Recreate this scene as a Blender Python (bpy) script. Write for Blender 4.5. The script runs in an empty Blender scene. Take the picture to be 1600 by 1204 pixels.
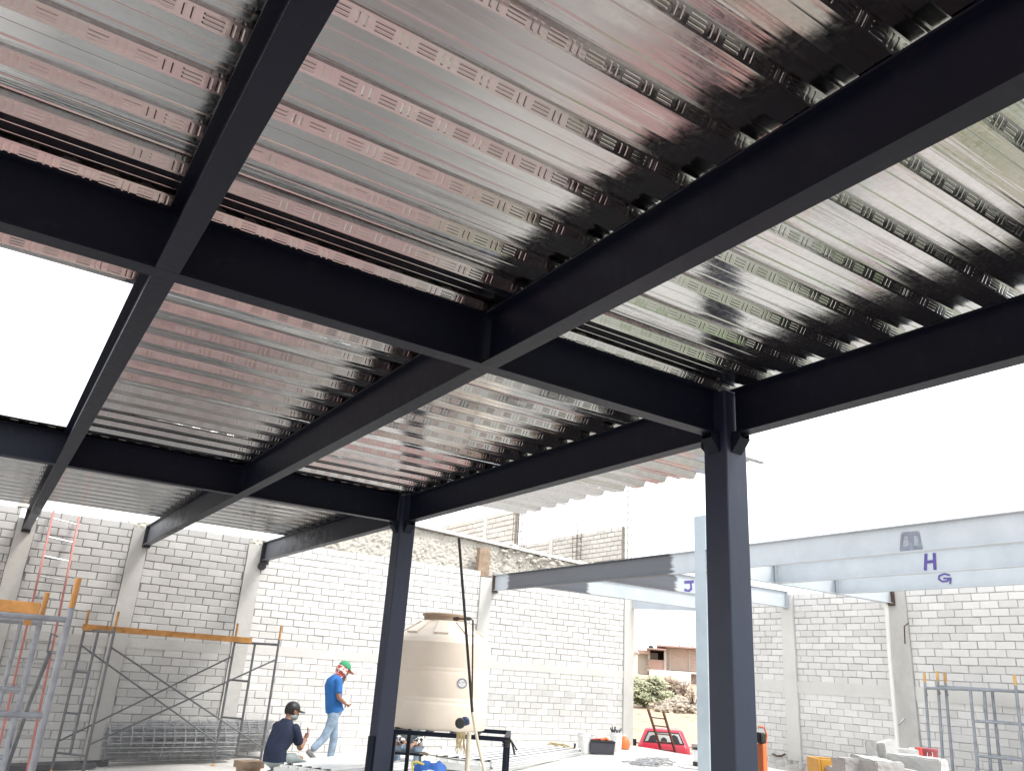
import bpy, bmesh, math, random
from mathutils import Vector, Matrix, noise
R = math.radians
random.seed(7)
scene = bpy.context.scene
col = scene.collection

# ------------------------------------------------------------------ camera frame (world: +y deep, +x right, eye at origin)
CR = Vector((0.83452811, -0.54733639, 0.06313249))
CU = Vector((-0.23800449, -0.25478005, 0.93725183))
CF = Vector((0.49690714, 0.79718881, 0.34288963))
FPX = 1242.1
def at(px, py, x=None, y=None, z=None, D=None):
    d = CF + CR * ((px - 800) / FPX) + CU * ((602 - py) / FPX)
    if x is not None: t = x / d.x
    elif y is not None: t = y / d.y
    elif z is not None: t = z / d.z
    else: t = D
    return d * t
def floor_z(x): return -1.70 + 0.034 * x
def on_floor(px, py):
    d = CF + CR * ((px - 800) / FPX) + CU * ((602 - py) / FPX)
    t = -1.70 / (d.z - 0.034 * d.x)
    return d * t

# ------------------------------------------------------------------ node helpers
def new_mat(name):
    m = bpy.data.materials.new(name); m.use_nodes = True
    nt = m.node_tree; nt.nodes.clear()
    out = nt.nodes.new('ShaderNodeOutputMaterial'); b = nt.nodes.new('ShaderNodeBsdfPrincipled')
    nt.links.new(b.outputs[0], out.inputs[0])
    return m, nt, b
def N(nt, t, **kw):
    n = nt.nodes.new(t)
    for k, v in kw.items(): setattr(n, k, v)
    return n
def setin(nt, sock, v):
    if isinstance(v, bpy.types.NodeSocket): nt.links.new(v, sock)
    elif isinstance(v, (tuple, list)): sock.default_value = tuple(v) + ((1,) if len(v) == 3 and len(sock.default_value) == 4 else ())
    else: sock.default_value = v
def math_(nt, op, a, b=None, c=None, clamp=False):
    n = N(nt, 'ShaderNodeMath', operation=op); n.use_clamp = clamp
    setin(nt, n.inputs[0], a)
    if b is not None: setin(nt, n.inputs[1], b)
    if c is not None: setin(nt, n.inputs[2], c)
    return n.outputs[0]
def mixc(nt, f, a, b, bt='MIX'):
    n = N(nt, 'ShaderNodeMix', data_type='RGBA', blend_type=bt)
    setin(nt, n.inputs[0], f); setin(nt, n.inputs[6], a); setin(nt, n.inputs[7], b)
    return n.outputs[2]
def noise_(nt, scale, detail=4, rough=.55, vec=None, dist=0):
    n = N(nt, 'ShaderNodeTexNoise'); n.inputs['Scale'].default_value = scale
    n.inputs['Detail'].default_value = detail; n.inputs['Roughness'].default_value = rough
    n.inputs['Distortion'].default_value = dist
    if vec is not None: nt.links.new(vec, n.inputs['Vector'])
    return n.outputs[0]
def ramp(nt, f, stops):
    n = N(nt, 'ShaderNodeValToRGB'); e = n.color_ramp.elements
    while len(e) < len(stops): e.new(.5)
    for i, (p, c) in enumerate(stops):
        e[i].position = p
        if not isinstance(c, (tuple, list)): c = (c, c, c)
        e[i].color = (*c, 1)
    nt.links.new(f, n.inputs[0]); return n.outputs[0]
def pos_(nt): return N(nt, 'ShaderNodeNewGeometry').outputs['Position']
def objc(nt): return N(nt, 'ShaderNodeTexCoord').outputs['Object']
def mapping(nt, vec, scale=(1, 1, 1), rot=(0, 0, 0)):
    n = N(nt, 'ShaderNodeMapping'); n.inputs['Scale'].default_value = scale; n.inputs['Rotation'].default_value = rot
    nt.links.new(vec, n.inputs[0]); return n.outputs[0]
def bump(nt, b, h, strength=.3, dist=.01):
    n = N(nt, 'ShaderNodeBump'); n.inputs['Strength'].default_value = strength; n.inputs['Distance'].default_value = dist
    nt.links.new(h, n.inputs['Height']); nt.links.new(n.outputs[0], b.inputs['Normal']); return n

def simple(name, c, rough=.6, metal=0, var=.25, scale=6, bmp=.15, bdist=.004, c2=None, spec=.5):
    m, nt, b = new_mat(name)
    p = pos_(nt)
    f = noise_(nt, scale, 5, .6, p)
    c = Vector(c); dark = tuple(c * (1 - var)) if c2 is None else c2; light = tuple(min(1, v) for v in c * (1 + var * .5))
    setin(nt, b.inputs['Base Color'], ramp(nt, f, [(.3, dark), (.7, light)]))
    f2 = noise_(nt, scale * 7, 4, .6, p)
    setin(nt, b.inputs['Roughness'], math_(nt, 'MULTIPLY_ADD', f2, .25, rough - .12, clamp=True))
    b.inputs['Metallic'].default_value = metal
    b.inputs['Specular IOR Level'].default_value = spec
    if bmp: bump(nt, b, f2, bmp, bdist)
    return m

M = {}
# dark enamel brushed on steel
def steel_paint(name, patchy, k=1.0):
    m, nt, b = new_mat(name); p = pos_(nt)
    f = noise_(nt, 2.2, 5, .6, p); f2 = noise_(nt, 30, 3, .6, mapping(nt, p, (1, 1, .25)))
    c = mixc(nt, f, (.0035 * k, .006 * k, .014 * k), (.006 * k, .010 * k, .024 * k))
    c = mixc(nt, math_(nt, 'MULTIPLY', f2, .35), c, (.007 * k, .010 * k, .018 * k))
    if patchy:
        sep = N(nt, 'ShaderNodeSeparateXYZ'); nt.links.new(p, sep.inputs[0])
        edge = math_(nt, 'MULTIPLY_ADD', noise_(nt, 3.5, 4, .6, mapping(nt, p, (1, 1, 1.5), (R(35), 0, 0)), 1.2), 5.5, sep.outputs[1])
        msk = ramp(nt, math_(nt, 'MULTIPLY', edge, .05), [(.735, 0), (.82, 1)])
        c = mixc(nt, math_(nt, 'MULTIPLY', msk, .75), c, (.17, .18, .2))
    dust = noise_(nt, 5, 6, .7, p)
    c = mixc(nt, ramp(nt, dust, [(.58, 0), (.8, .06)]), c, (.3, .26, .24))
    setin(nt, b.inputs['Base Color'], c)
    setin(nt, b.inputs['Roughness'], math_(nt, 'MULTIPLY_ADD', f2, .2, .36))
    b.inputs['Specular IOR Level'].default_value = .5 if k > 1 else .2
    bump(nt, b, noise_(nt, 14, 4, .6, p), .12, .004)
    return m
M['enamel'] = steel_paint('dark_enamel', False)
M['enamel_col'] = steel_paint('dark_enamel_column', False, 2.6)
M['enamel_patchy'] = steel_paint('dark_enamel_over_primer', True)
def primer(name, lo=(.42, .465, .50), hi=(.52, .565, .60)):
    m, nt, b = new_mat(name); p = pos_(nt)
    f = noise_(nt, 1.8, 6, .65, p)
    c = ramp(nt, f, [(.3, lo), (.7, hi)])
    d = noise_(nt, 7, 5, .7, mapping(nt, p, (1, 1, .4)))
    c = mixc(nt, ramp(nt, d, [(.6, 0), (.85, .35)]), c, (.42, .38, .34))
    setin(nt, b.inputs['Base Color'], c); b.inputs['Roughness'].default_value = .55
    bump(nt, b, noise_(nt, 20, 4, .6, p), .08, .003)
    return m
M['primer'] = primer('grey_primer')
M['primer_dark'] = simple('dark_brushed_paint', (.085, .092, .105), .5, var=.35, scale=5)
def brushed(name, axis, lo, hi):
    m, nt, b = new_mat(name); p = pos_(nt); s = N(nt, 'ShaderNodeSeparateXYZ'); nt.links.new(p, s.inputs[0])
    f = noise_(nt, 1.8, 6, .65, p); lt = ramp(nt, f, [(.3, (.42, .465, .50)), (.7, (.52, .565, .60))])
    sc = (3, .8, 14) if axis == 1 else (.8, 3, 14)
    st = noise_(nt, 1, 4, .6, mapping(nt, p, sc)); dk = mixc(nt, st, (.075, .085, .10), (.12, .125, .14))
    q = math_(nt, 'ADD', s.outputs[axis], math_(nt, 'MULTIPLY_ADD', noise_(nt, 1, 4, .7, mapping(nt, p, (1.5, 1.5, 16))), .36, -.18))
    a = math_(nt, 'MULTIPLY_ADD', q, 12, -lo * 12, clamp=True); c_ = math_(nt, 'MULTIPLY_ADD', q, -12, hi * 12, clamp=True)
    setin(nt, b.inputs['Base Color'], mixc(nt, math_(nt, 'MULTIPLY', a, c_), lt, dk)); b.inputs['Roughness'].default_value = .5
    bump(nt, b, st, .08, .003); return m
M['primer_col'] = primer('grey_primer_column', (.34, .41, .46), (.44, .51, .56))

# galvanised deck
def galv(name, emboss, base=.56, rough=.07):
    m, nt, b = new_mat(name); p = pos_(nt)
    vor = N(nt, 'ShaderNodeTexVoronoi'); vor.inputs['Scale'].default_value = 55; nt.links.new(p, vor.inputs['Vector'])
    spang = N(nt, 'ShaderNodeSeparateColor'); nt.links.new(vor.outputs['Color'], spang.inputs[0])
    st = noise_(nt, 9, 4, .6, mapping(nt, p, (.25, 3, 1)))
    c = mixc(nt, st, (base * .8,) * 3, (base, base * 1.0, base * .99))
    c = mixc(nt, math_(nt, 'MULTIPLY', spang.outputs[0], .22), c, (.48, .49, .495))
    stain = noise_(nt, 1.7, 6, .7, p)
    c = mixc(nt, ramp(nt, stain, [(.6, 0), (.78, .35)]), c, (.30, .29, .27))
    setin(nt, b.inputs['Base Color'], c); b.inputs['Metallic'].default_value = 1
    r = math_(nt, 'MULTIPLY_ADD', spang.outputs[1], .08, rough)
    r = math_(nt, 'ADD', r, math_(nt, 'MULTIPLY', noise_(nt, 2.5, 4, .6, p), .12))
    setin(nt, b.inputs['Roughness'], r)
    h = math_(nt, 'MULTIPLY', noise_(nt, 1, 3, .55, mapping(nt, p, (.5, 14, 4))), 1.5)
    h = math_(nt, 'ADD', h, math_(nt, 'MULTIPLY', noise_(nt, 4, 3, .5, mapping(nt, p, (.6, 2.5, 1))), .5))
    h = math_(nt, 'ADD', h, math_(nt, 'MULTIPLY', noise_(nt, 40, 3, .6, p), .06))
    if emboss:
        uv = N(nt, 'ShaderNodeUVMap').outputs[0]; s = N(nt, 'ShaderNodeSeparateXYZ'); nt.links.new(uv, s.inputs[0])
        u = math_(nt, 'FRACT', math_(nt, 'DIVIDE', s.outputs[0], .165)); v = s.outputs[1]
        def bar(x, c0, half, soft):
            d = math_(nt, 'ABSOLUTE', math_(nt, 'SUBTRACT', x, c0))
            return math_(nt, 'DIVIDE', math_(nt, 'SUBTRACT', half, d), soft, clamp=True)
        hz = math_(nt, 'MAXIMUM', math_(nt, 'MAXIMUM', bar(v, .26, .085, .07), bar(v, .5, .085, .07)), bar(v, .74, .085, .07))
        hz = math_(nt, 'MULTIPLY', hz, bar(u, .27, .24, .04))
        vt = math_(nt, 'MAXIMUM', bar(u, .66, .045, .03), bar(u, .84, .045, .03))
        vt = math_(nt, 'MULTIPLY', vt, bar(v, .5, .36, .08))
        e = math_(nt, 'MAXIMUM', hz, vt)
        h = math_(nt, 'ADD', h, math_(nt, 'MULTIPLY', math_(nt, 'MULTIPLY', e, ramp(nt, noise_(nt, 2.2, 3, .6, p), [(.4, .62), (.62, 1)])), .36))
        c2 = mixc(nt, math_(nt, 'MULTIPLY', e, .12), c, (.24, .235, .23)); setin(nt, b.inputs['Base Color'], c2)
    bump(nt, b, h, .55 if emboss else .4, .006)
    return m
M['deck'] = galv('galvanised_deck', False)
M['deck_web'] = galv('galvanised_deck_embossed', True)
M['sheet'] = simple('stacked_sheet_metal', (.80, .81, .80), .35, .3, var=.08, scale=2)

def block_mat(name, a, b_, tonescale=.35, stain=.4):
    m, nt, b = new_mat(name); p = pos_(nt)
    at_ = N(nt, 'ShaderNodeAttribute', attribute_name='tone')
    f = noise_(nt, 9, 6, .7, p); g = noise_(nt, 1.1, 6, .65, p)
    c = mixc(nt, f, a, b_)
    c = mixc(nt, 1.0, c, ramp(nt, at_.outputs['Fac'], [(0, 1 - tonescale), (1, 1.0)]), 'MULTIPLY')
    c = mixc(nt, ramp(nt, g, [(.4, 0), (.75, stain)]), c, tuple(v * .72 for v in a))
    pits = noise_(nt, 55, 3, .7, p)
    c = mixc(nt, ramp(nt, pits, [(.62, 0), (.75, .45)]), c, tuple(v * .5 for v in a))
    setin(nt, b.inputs['Base Color'], c); b.inputs['Roughness'].default_value = .92
    b.inputs['Specular IOR Level'].default_value = .2
    bump(nt, b, math_(nt, 'ADD', math_(nt, 'MULTIPLY', pits, .5), f), .6, .008)
    return m
M['block'] = block_mat('concrete_block', (.68, .67, .65), (.78, .77, .75), .16, .28)
M['mortar'] = block_mat('mortar', (.38, .37, .355), (.62, .61, .59))
M['mortar_l'] = block_mat('mortar_flush', (.66, .65, .635), (.75, .74, .725))
M['block_shade'] = block_mat('concrete_block_roof_shade', (.47, .465, .45), (.57, .565, .55), .2, .5)  # left-bay set: roof shade painted into the colours, plus heavier staining
M['mortar_shade'] = block_mat('mortar_roof_shade', (.25, .245, .24), (.40, .395, .385), .3, .5)
M['mortar_lshade'] = block_mat('mortar_flush_roof_shade', (.43, .425, .41), (.52, .515, .50), .3, .5)
M['conc_shade'] = block_mat('cast_concrete_roof_shade', (.40, .395, .375), (.50, .49, .47), 0, .5)
M['conc'] = block_mat('cast_concrete', (.58, .57, .54), (.68, .67, .64), 0, .35)
M['conc_d'] = block_mat('cast_concrete_darker', (.46, .455, .435), (.60, .59, .56), 0, .6)
M['stone_d'] = block_mat('field_stone', (.48, .41, .33), (.62, .55, .46), .3, .3)
M['block_far'] = block_mat('far_block', (.74, .72, .67), (.82, .80, .75), .15, .2)
M['mortar_far'] = block_mat('far_mortar', (.42, .39, .34), (.50, .47, .42))
M['stone'] = block_mat('rough_stone', (.62, .59, .52), (.78, .75, .68), .25, .4)
M['brick_block'] = block_mat('loose_block', (.46, .46, .45), (.58, .58, .565), .2, .3)
M['tube'] = simple('scaffold_tube', (.15, .155, .165), .42, .35, var=.3, scale=9)
M['channel'] = simple('dull_grey_channel', (.10, .10, .105), .55, var=.4, scale=5)
M['tube_l'] = simple('scaffold_tube_light', (.27, .29, .32), .42, .3, var=.3, scale=9)
M['orange'] = simple('orange_paint', (.56, .27, .075), .5, var=.35, scale=8)
M['tipyellow'] = simple('yellow_tip_paint', (.6, .36, .12), .5, var=.3, scale=8)
M['red_ladder'] = simple('faded_red_fibreglass', (.48, .19, .17), .5, var=.25, scale=9)
M['alu'] = simple('aluminium', (.6, .6, .6), .3, .8, var=.15)
M['rebar'] = simple('rusty_rebar', (.13, .085, .06), .7, .3, var=.4, scale=20)
M['wire'] = simple('mesh_wire', (.36, .365, .375), .45, .25, var=.4, scale=14)
M['tank'] = simple('beige_polyethylene', (.80, .715, .60), .42, var=.07, scale=2.2, bmp=.05)
M['tank_lid'] = simple('beige_lid', (.36, .27, .19), .5, var=.12)
M['red_b'] = simple('dark_red_plastic', (.30, .06, .07), .5, var=.2)
M['tipyellow2'] = simple('yellow_tube', (.72, .60, .10), .5, var=.1)
M['black'] = simple('black_plastic', (.02, .021, .024), .45, var=.3)
M['dark_box'] = simple('charcoal_plastic', (.055, .055, .07), .45, var=.25)
M['white'] = simple('white_plastic', (.78, .78, .76), .4, var=.08)
M['pvc'] = simple('white_pvc', (.75, .74, .70), .4, var=.06)
M['cream'] = simple('cream_pipe', (.62, .57, .45), .5, var=.15)
M['orange_p'] = simple('orange_plastic', (.80, .20, .06), .45, var=.15)
M['red_p'] = simple('red_print', (.65, .06, .05), .5, var=.15)
M['purple'] = simple('purple_marker', (.10, .075, .30), .7, var=.3, scale=25)
M['smudge'] = simple('grey_smudge_paint', (.35, .385, .43), .6, var=.3, scale=12)
M['smudge_d'] = simple('grey_mark_paint', (.22, .25, .30), .6, var=.3, scale=12)
M['skin'] = simple('skin', (.36, .19, .125), .55, var=.12, scale=18)
M['blue_shirt'] = simple('bright_blue_cotton', (.03, .17, .50), .85, var=.22, scale=7, bmp=.3)
M['navy'] = simple('navy_cotton', (.018, .028, .065), .85, var=.3, scale=7, bmp=.3)
M['jeans'] = simple('washed_denim', (.30, .40, .52), .85, var=.35, scale=9, bmp=.3)
M['jeans_pale'] = simple('pale_denim', (.33, .38, .38), .85, var=.3, scale=9, bmp=.3)
M['green_cap'] = simple('green_cap', (.06, .34, .17), .8, var=.2)
M['pink_brim'] = simple('coral_brim', (.75, .25, .2), .8, var=.15)
M['shoe'] = simple('grey_shoe', (.2, .2, .21), .7, var=.3)
M['hair'] = simple('dark_hair', (.015, .012, .01), .7)
def checks(name, c1, c2, scale, th=.5):
    m, nt, b = new_mat(name)
    v = N(nt, 'ShaderNodeTexVoronoi'); v.inputs['Scale'].default_value = scale; nt.links.new(pos_(nt), v.inputs['Vector'])
    sc = N(nt, 'ShaderNodeSeparateColor'); nt.links.new(v.outputs['Color'], sc.inputs[0])
    setin(nt, b.inputs['Base Color'], mixc(nt, ramp(nt, sc.outputs[0], [(th - .05, 0), (th + .05, 1)]), c1, c2)); b.inputs['Roughness'].default_value = .85
    return m
M['bandana'] = checks('red_white_bandana', (.45, .07, .05), (.75, .70, .66), 38)
M['pattern'] = checks('black_white_pattern_cloth', (.02, .02, .025), (.62, .62, .6), 30)
M['bluecloth'] = simple('blue_tarp', (.03, .14, .50), .6, var=.3)
M['wood'] = simple('weathered_wood', (.33, .24, .17), .8, var=.35, scale=10)
M['wood_y'] = simple('yellow_painted_wood', (.70, .37, .06), .55, var=.2, scale=6)
M['pump'] = simple('pump_blue', (.03, .045, .12), .4, .3)
M['red_car'] = simple('red_car_paint', (.50, .03, .06), .25, var=.08)
M['tyre'] = simple('tyre_rubber', (.02, .02, .02), .8)
M['chrome'] = simple('mirror_chrome', (.6, .62, .62), .2, .9)
M['lamp_red'] = simple('red_lamp_lens', (.5, .02, .02), .25)
mg, nt, b = new_mat('car_glass'); setin(nt, b.inputs['Base Color'], (.05, .06, .06)); b.inputs['Roughness'].default_value = .08; M['glass'] = mg
M['glassl'] = simple('window_seen_through', (.42, .46, .44), .15, 0, var=.3, scale=2)
M['seat'] = simple('dark_seat', (.03, .03, .032), .8)
M['rope'] = simple('rope', (.32, .28, .2), .85)
M['straw'] = simple('tan_hose', (.50, .40, .2), .7)
M['houseb'] = simple('house_brick', (.42, .28, .23), .9, var=.15, scale=1.2)  # brick paled to put distance haze into the colour
M['housew'] = simple('house_render', (.48, .43, .37), .9, var=.12, scale=1.2)
M['housewh'] = simple('whitewash', (.75, .73, .70), .9, var=.08, scale=1.2)
M['dark'] = simple('dark_interior', (.03, .025, .025), .9)
def brick_mat():
    m, nt, b = new_mat('house_brickwork')
    t = N(nt, 'ShaderNodeTexBrick'); t.inputs['Scale'].default_value = 1.0
    t.inputs['Brick Width'].default_value = .5; t.inputs['Row Height'].default_value = .2; t.inputs['Mortar Size'].default_value = .025
    t.inputs['Color1'].default_value = (.40, .28, .22, 1); t.inputs['Color2'].default_value = (.47, .35, .28, 1); t.inputs['Mortar'].default_value = (.40, .34, .30, 1)  # pale tones carry the distance haze in the brick colour
    nt.links.new(mapping(nt, objc(nt), (1, 1, 1), (R(90), 0, 0)), t.inputs['Vector'])
    c = mixc(nt, ramp(nt, noise_(nt, .8, 5, .6, pos_(nt)), [(.4, 0), (.7, .5)]), t.outputs[0], (.38, .29, .25))
    setin(nt, b.inputs['Base Color'], c); b.inputs['Roughness'].default_value = .9
    return m
M['hbrick'] = brick_mat()
def leaf(name, a, c):
    m, nt, b = new_mat(name)
    oi = N(nt, 'ShaderNodeAttribute', attribute_name='tone')
    setin(nt, b.inputs['Base Color'], mixc(nt, oi.outputs['Fac'], a, c)); b.inputs['Roughness'].default_value = .7
    return m
M['leaf'] = leaf('shrub_leaf', (.31, .33, .19), (.52, .52, .37))
M['leaf_dry'] = leaf('dry_twig', (.24, .18, .13), (.40, .32, .24))
def floor_mat():
    m, nt, b = new_mat('floor_concrete'); p = pos_(nt)
    f = noise_(nt, .8, 6, .65, p); g = noise_(nt, 8, 6, .7, p)
    c = mixc(nt, f, (.56, .54, .51), (.70, .69, .66))
    c = mixc(nt, ramp(nt, g, [(.5, 0), (.8, .5)]), c, (.45, .42, .38))
    s = N(nt, 'ShaderNodeSeparateXYZ'); nt.links.new(p, s.inputs[0])
    red = math_(nt, 'MULTIPLY_ADD', noise_(nt, .55, 4, .6, p), 5.0, s.outputs[1])
    msk = ramp(nt, math_(nt, 'MULTIPLY', red, .1), [(.78, 1), (.92, 0)])
    rp_ = ramp(nt, noise_(nt, .4, 3, .5, mapping(nt, p, (1, .5, 1))), [(.42, .15), (.55, 1)])
    rp_ = math_(nt, 'MULTIPLY', rp_, ramp(nt, math_(nt, 'MULTIPLY_ADD', s.outputs[0], .05, .5), [(.80, 1), (.92, .1)]))
    c = mixc(nt, math_(nt, 'MULTIPLY', math_(nt, 'MULTIPLY', msk, .9), rp_), c, (.44, .23, .22))
    setin(nt, b.inputs['Base Color'], c); b.inputs['Roughness'].default_value = .85
    bump(nt, b, g, .4, .01)
    return m
M['floor'] = floor_mat()
def ground_mat():
    m, nt, b = new_mat('dry_earth'); p = pos_(nt)
    f = noise_(nt, .35, 6, .65, p); g = noise_(nt, 3, 6, .7, p)
    c = mixc(nt, f, (.42, .31, .22), (.54, .42, .31))
    tuft = ramp(nt, noise_(nt, 1.6, 6, .75, mapping(nt, p, (1, 1, 1))), [(.53, 0), (.62, .8)])
    c = mixc(nt, tuft, c, (.20, .18, .10))
    s = N(nt, 'ShaderNodeSeparateXYZ'); nt.links.new(p, s.inputs[0])
    near = ramp(nt, math_(nt, 'MULTIPLY_ADD', s.outputs[1], .05, .5), [(.64, 1), (.72, 0)])   # the yard round the camera
    wob = math_(nt, 'MULTIPLY_ADD', noise_(nt, .5, 4, .6, p), 3.0, s.outputs[0])
    wob = math_(nt, 'MULTIPLY_ADD', s.outputs[1], .45, wob)
    yard = ramp(nt, math_(nt, 'MULTIPLY_ADD', wob, .05, .5), [(.73, (.30, .19, .185)), (.79, (.42, .42, .39))])
    yard = mixc(nt, ramp(nt, noise_(nt, .28, 3, .5, mapping(nt, p, (1, 1, 1), (0, 0, .6))), [(.51, 0), (.56, .95)]), yard, mixc(nt, ramp(nt, math_(nt, 'MULTIPLY_ADD', wob, .05, .5), [(.72, 0), (.78, 1)]), yard, (.085, .15, .03)))
    pat = noise_(nt, .33, 3, .55, mapping(nt, p, (1, 1, 1), (0, 0, 2)))
    yard = mixc(nt, ramp(nt, pat, [(.46, 0), (.56, .75)]), yard, (.25, .225, .195))
    fore = ramp(nt, math_(nt, 'MULTIPLY_ADD', s.outputs[1], .05, .5), [(.48, 0), (.53, .85)])  # unseen earth under the roof, brightened so the deck ribs reflect more pink
    fore = math_(nt, 'MULTIPLY', fore, ramp(nt, math_(nt, 'MULTIPLY_ADD', wob, .05, .5), [(.72, 1), (.77, 0)]))
    yard = mixc(nt, fore, yard, (.58, .36, .34))
    pat2 = noise_(nt, .6, 3, .55, mapping(nt, p, (1, 1, 1), (0, 0, 1)))
    yard = mixc(nt, ramp(nt, pat2, [(.58, 0), (.64, .8)]), yard, (.42, .37, .31))
    yard = mixc(nt, ramp(nt, g, [(.5, 0), (.75, .4)]), yard, (.22, .17, .15))
    c = mixc(nt, near, c, yard)
    setin(nt, b.inputs['Base Color'], c); b.inputs['Roughness'].default_value = .95
    bump(nt, b, g, .5, .03)
    return m
M['ground'] = ground_mat()

# ------------------------------------------------------------------ mesh builder
class MB:
    def __init__(s): s.v = []; s.f = []; s.mi = []; s.tone = []; s.uv = None
    def add(s, vs, fs, mi=0, tone=.5):
        o = len(s.v); s.v += [tuple(v) for v in vs]
        for f in fs: s.f.append(tuple(i + o for i in f)); s.mi.append(mi); s.tone.append(tone)
        return s
    def hexa(s, p, mi=0, tone=.5):      # 8 points: bottom 4 ccw, top 4 ccw
        return s.add(p, [(3, 2, 1, 0), (4, 5, 6, 7), (0, 1, 5, 4), (1, 2, 6, 5), (2, 3, 7, 6), (3, 0, 4, 7)], mi, tone)
    def box(s, c, d, rz=0, mi=0, tone=.5, rot=None):
        m = rot if rot else Matrix.Rotation(rz, 3, 'Z'); c = Vector(c)
        P = [c + m @ Vector((sx * d[0] / 2, sy * d[1] / 2, sz * d[2] / 2)) for sz in (-1, 1) for sx, sy in ((-1, -1), (1, -1), (1, 1), (-1, 1))]
        return s.hexa(P, mi, tone)
    def bar(s, a, b, w, h, up=(0, 0, 1), mi=0):
        a = Vector(a); b = Vector(b); d = (b - a).normalized(); up = Vector(up)
        sd = d.cross(up)
        if sd.length < 1e-4: sd = d.cross(Vector((1, 0, 0)))
        sd.normalize(); u = sd.cross(d)
        P = []
        for q in (a, b): P += [q - sd * w / 2 - u * h / 2, q + sd * w / 2 - u * h / 2, q + sd * w / 2 + u * h / 2, q - sd * w / 2 + u * h / 2]
        return s.hexa(P, mi)
    def tube(s, pts, r, n=10, caps=True, mi=0):
        pts = [Vector(p) for p in pts]; rs = r if isinstance(r, (list, tuple)) else [r] * len(pts)
        rings = []; prev = None
        for i, p in enumerate(pts):
            d = (pts[min(i + 1, len(pts) - 1)] - pts[max(i - 1, 0)])
            if d.length < 1e-9: d = Vector((0, 0, 1))
            d.normalize()
            a = prev if prev is not None else (Vector((0, 0, 1)) if abs(d.z) < .9 else Vector((1, 0, 0)))
            x = (a - d * a.dot(d))
            if x.length < 1e-5: x = d.orthogonal()
            x.normalize(); y = d.cross(x); prev = x
            rings.append([p + (x * math.cos(2 * math.pi * k / n) + y * math.sin(2 * math.pi * k / n)) * rs[i] for k in range(n)])
        vs = [v for rg in rings for v in rg]; fs = []
        for i in range(len(pts) - 1):
            for k in range(n): fs.append((i * n + k, i * n + (k + 1) % n, (i + 1) * n + (k + 1) % n, (i + 1) * n + k))
        if caps: fs.append(tuple(range(n))[::-1]); fs.append(tuple((len(pts) - 1) * n + k for k in range(n)))
        return s.add(vs, fs, mi)
    def lathe(s, prof, c=(0, 0, 0), n=40, mi=0, axis=None):
        c = Vector(c); vs = []; fs = []
        for r, z in prof:
            for k in range(n):
                a = 2 * math.pi * k / n; v = Vector((r * math.cos(a), r * math.sin(a), z))
                if axis is not None: v = axis @ v
                vs.append(c + v)
        for i in range(len(prof) - 1):
            for k in range(n): fs.append((i * n + k, i * n + (k + 1) % n, (i + 1) * n + (k + 1) % n, (i + 1) * n + k))
        fs.append(tuple(range(n))[::-1]); fs.append(tuple((len(prof) - 1) * n + k for k in range(n)))
        return s.add(vs, fs, mi)
    def prism(s, poly, d, mi=0):        # poly: 3d points, extruded by vector d
        n = len(poly); d = Vector(d); poly = [Vector(p) for p in poly]
        fs = [tuple(range(n))[::-1], tuple(range(n, 2 * n))] + [(i, (i + 1) % n, (i + 1) % n + n, i + n) for i in range(n)]
        return s.add(poly + [p + d for p in poly], fs, mi)
    def ibeam(s, a, b, dep=.33, fw=.11, tw=.012, tf=.012, webext=0):
        # a, b: centre of the underside; runs horizontally
        a = Vector(a); b = Vector(b); d = (b - a).normalized(); z = Vector((0, 0, 1))
        s.bar(a + z * tf / 2, b + z * tf / 2, fw, tf); s.bar(a + z * (dep - tf / 2), b + z * (dep - tf / 2), fw, tf)
        s.bar(a - d * webext + z * dep / 2, b + d * webext + z * dep / 2, tw, dep - 2 * tf - .0004)
        return s
    def build(s, name, mats, parent=None, smooth=False, bevel=0, loc=None):
        me = bpy.data.meshes.new(name)
        org = Vector(loc) if loc is not None else Vector((0, 0, 0))
        me.from_pydata([Vector(v) - org for v in s.v], [], s.f)
        if not isinstance(mats, (list, tuple)): mats = [mats]
        for m in mats: me.materials.append(m)
        if len(mats) > 1:
            for p, i in zip(me.polygons, s.mi): p.material_index = i
        if any(t != .5 for t in s.tone):
            a = me.attributes.new('tone', 'FLOAT', 'FACE')
            a.data.foreach_set('value', s.tone)
        if s.uv:
            l = me.uv_layers.new(name='UVMap')
            for p in me.polygons:
                for k, li in enumerate(p.loop_indices): l.data[li].uv = s.uv[p.index][k]
        me.update()
        bm = bmesh.new(); bm.from_mesh(me)
        if not s.uv: bmesh.ops.recalc_face_normals(bm, faces=bm.faces)
        bm.to_mesh(me); bm.free()
        if smooth:
            for p in me.polygons: p.use_smooth = True
        o = bpy.data.objects.new(name, me); col.objects.link(o); o.location = org
        if smooth:
            try: me.set_sharp_from_angle(angle=R(40))
            except Exception: pass
        if bevel:
            md = o.modifiers.new('bevel', 'BEVEL'); md.width = bevel; md.segments = 2; md.limit_method = 'ANGLE'
        if parent is not None:
            o.parent = parent; o.matrix_parent_inverse = parent_world(parent).inverted()
        return o
def parent_world(o):
    m = Matrix.LocRotScale(o.location, o.rotation_euler, o.scale)
    if o.parent: m = parent_world(o.parent) @ o.matrix_parent_inverse @ m
    return m
def tag(o, label, cat, group=None, kind=None):
    if label: o['label'] = label
    if cat: o['category'] = cat
    if group: o['group'] = group
    if kind: o['kind'] = kind
    return o
def thing(name, label, cat, loc=(0, 0, 0), group=None, rz=0):
    o = bpy.data.objects.new(name, None); col.objects.link(o); o.location = loc; o.rotation_euler = (0, 0, rz); o.empty_display_size = .1
    return tag(o, label, cat, group)
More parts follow.
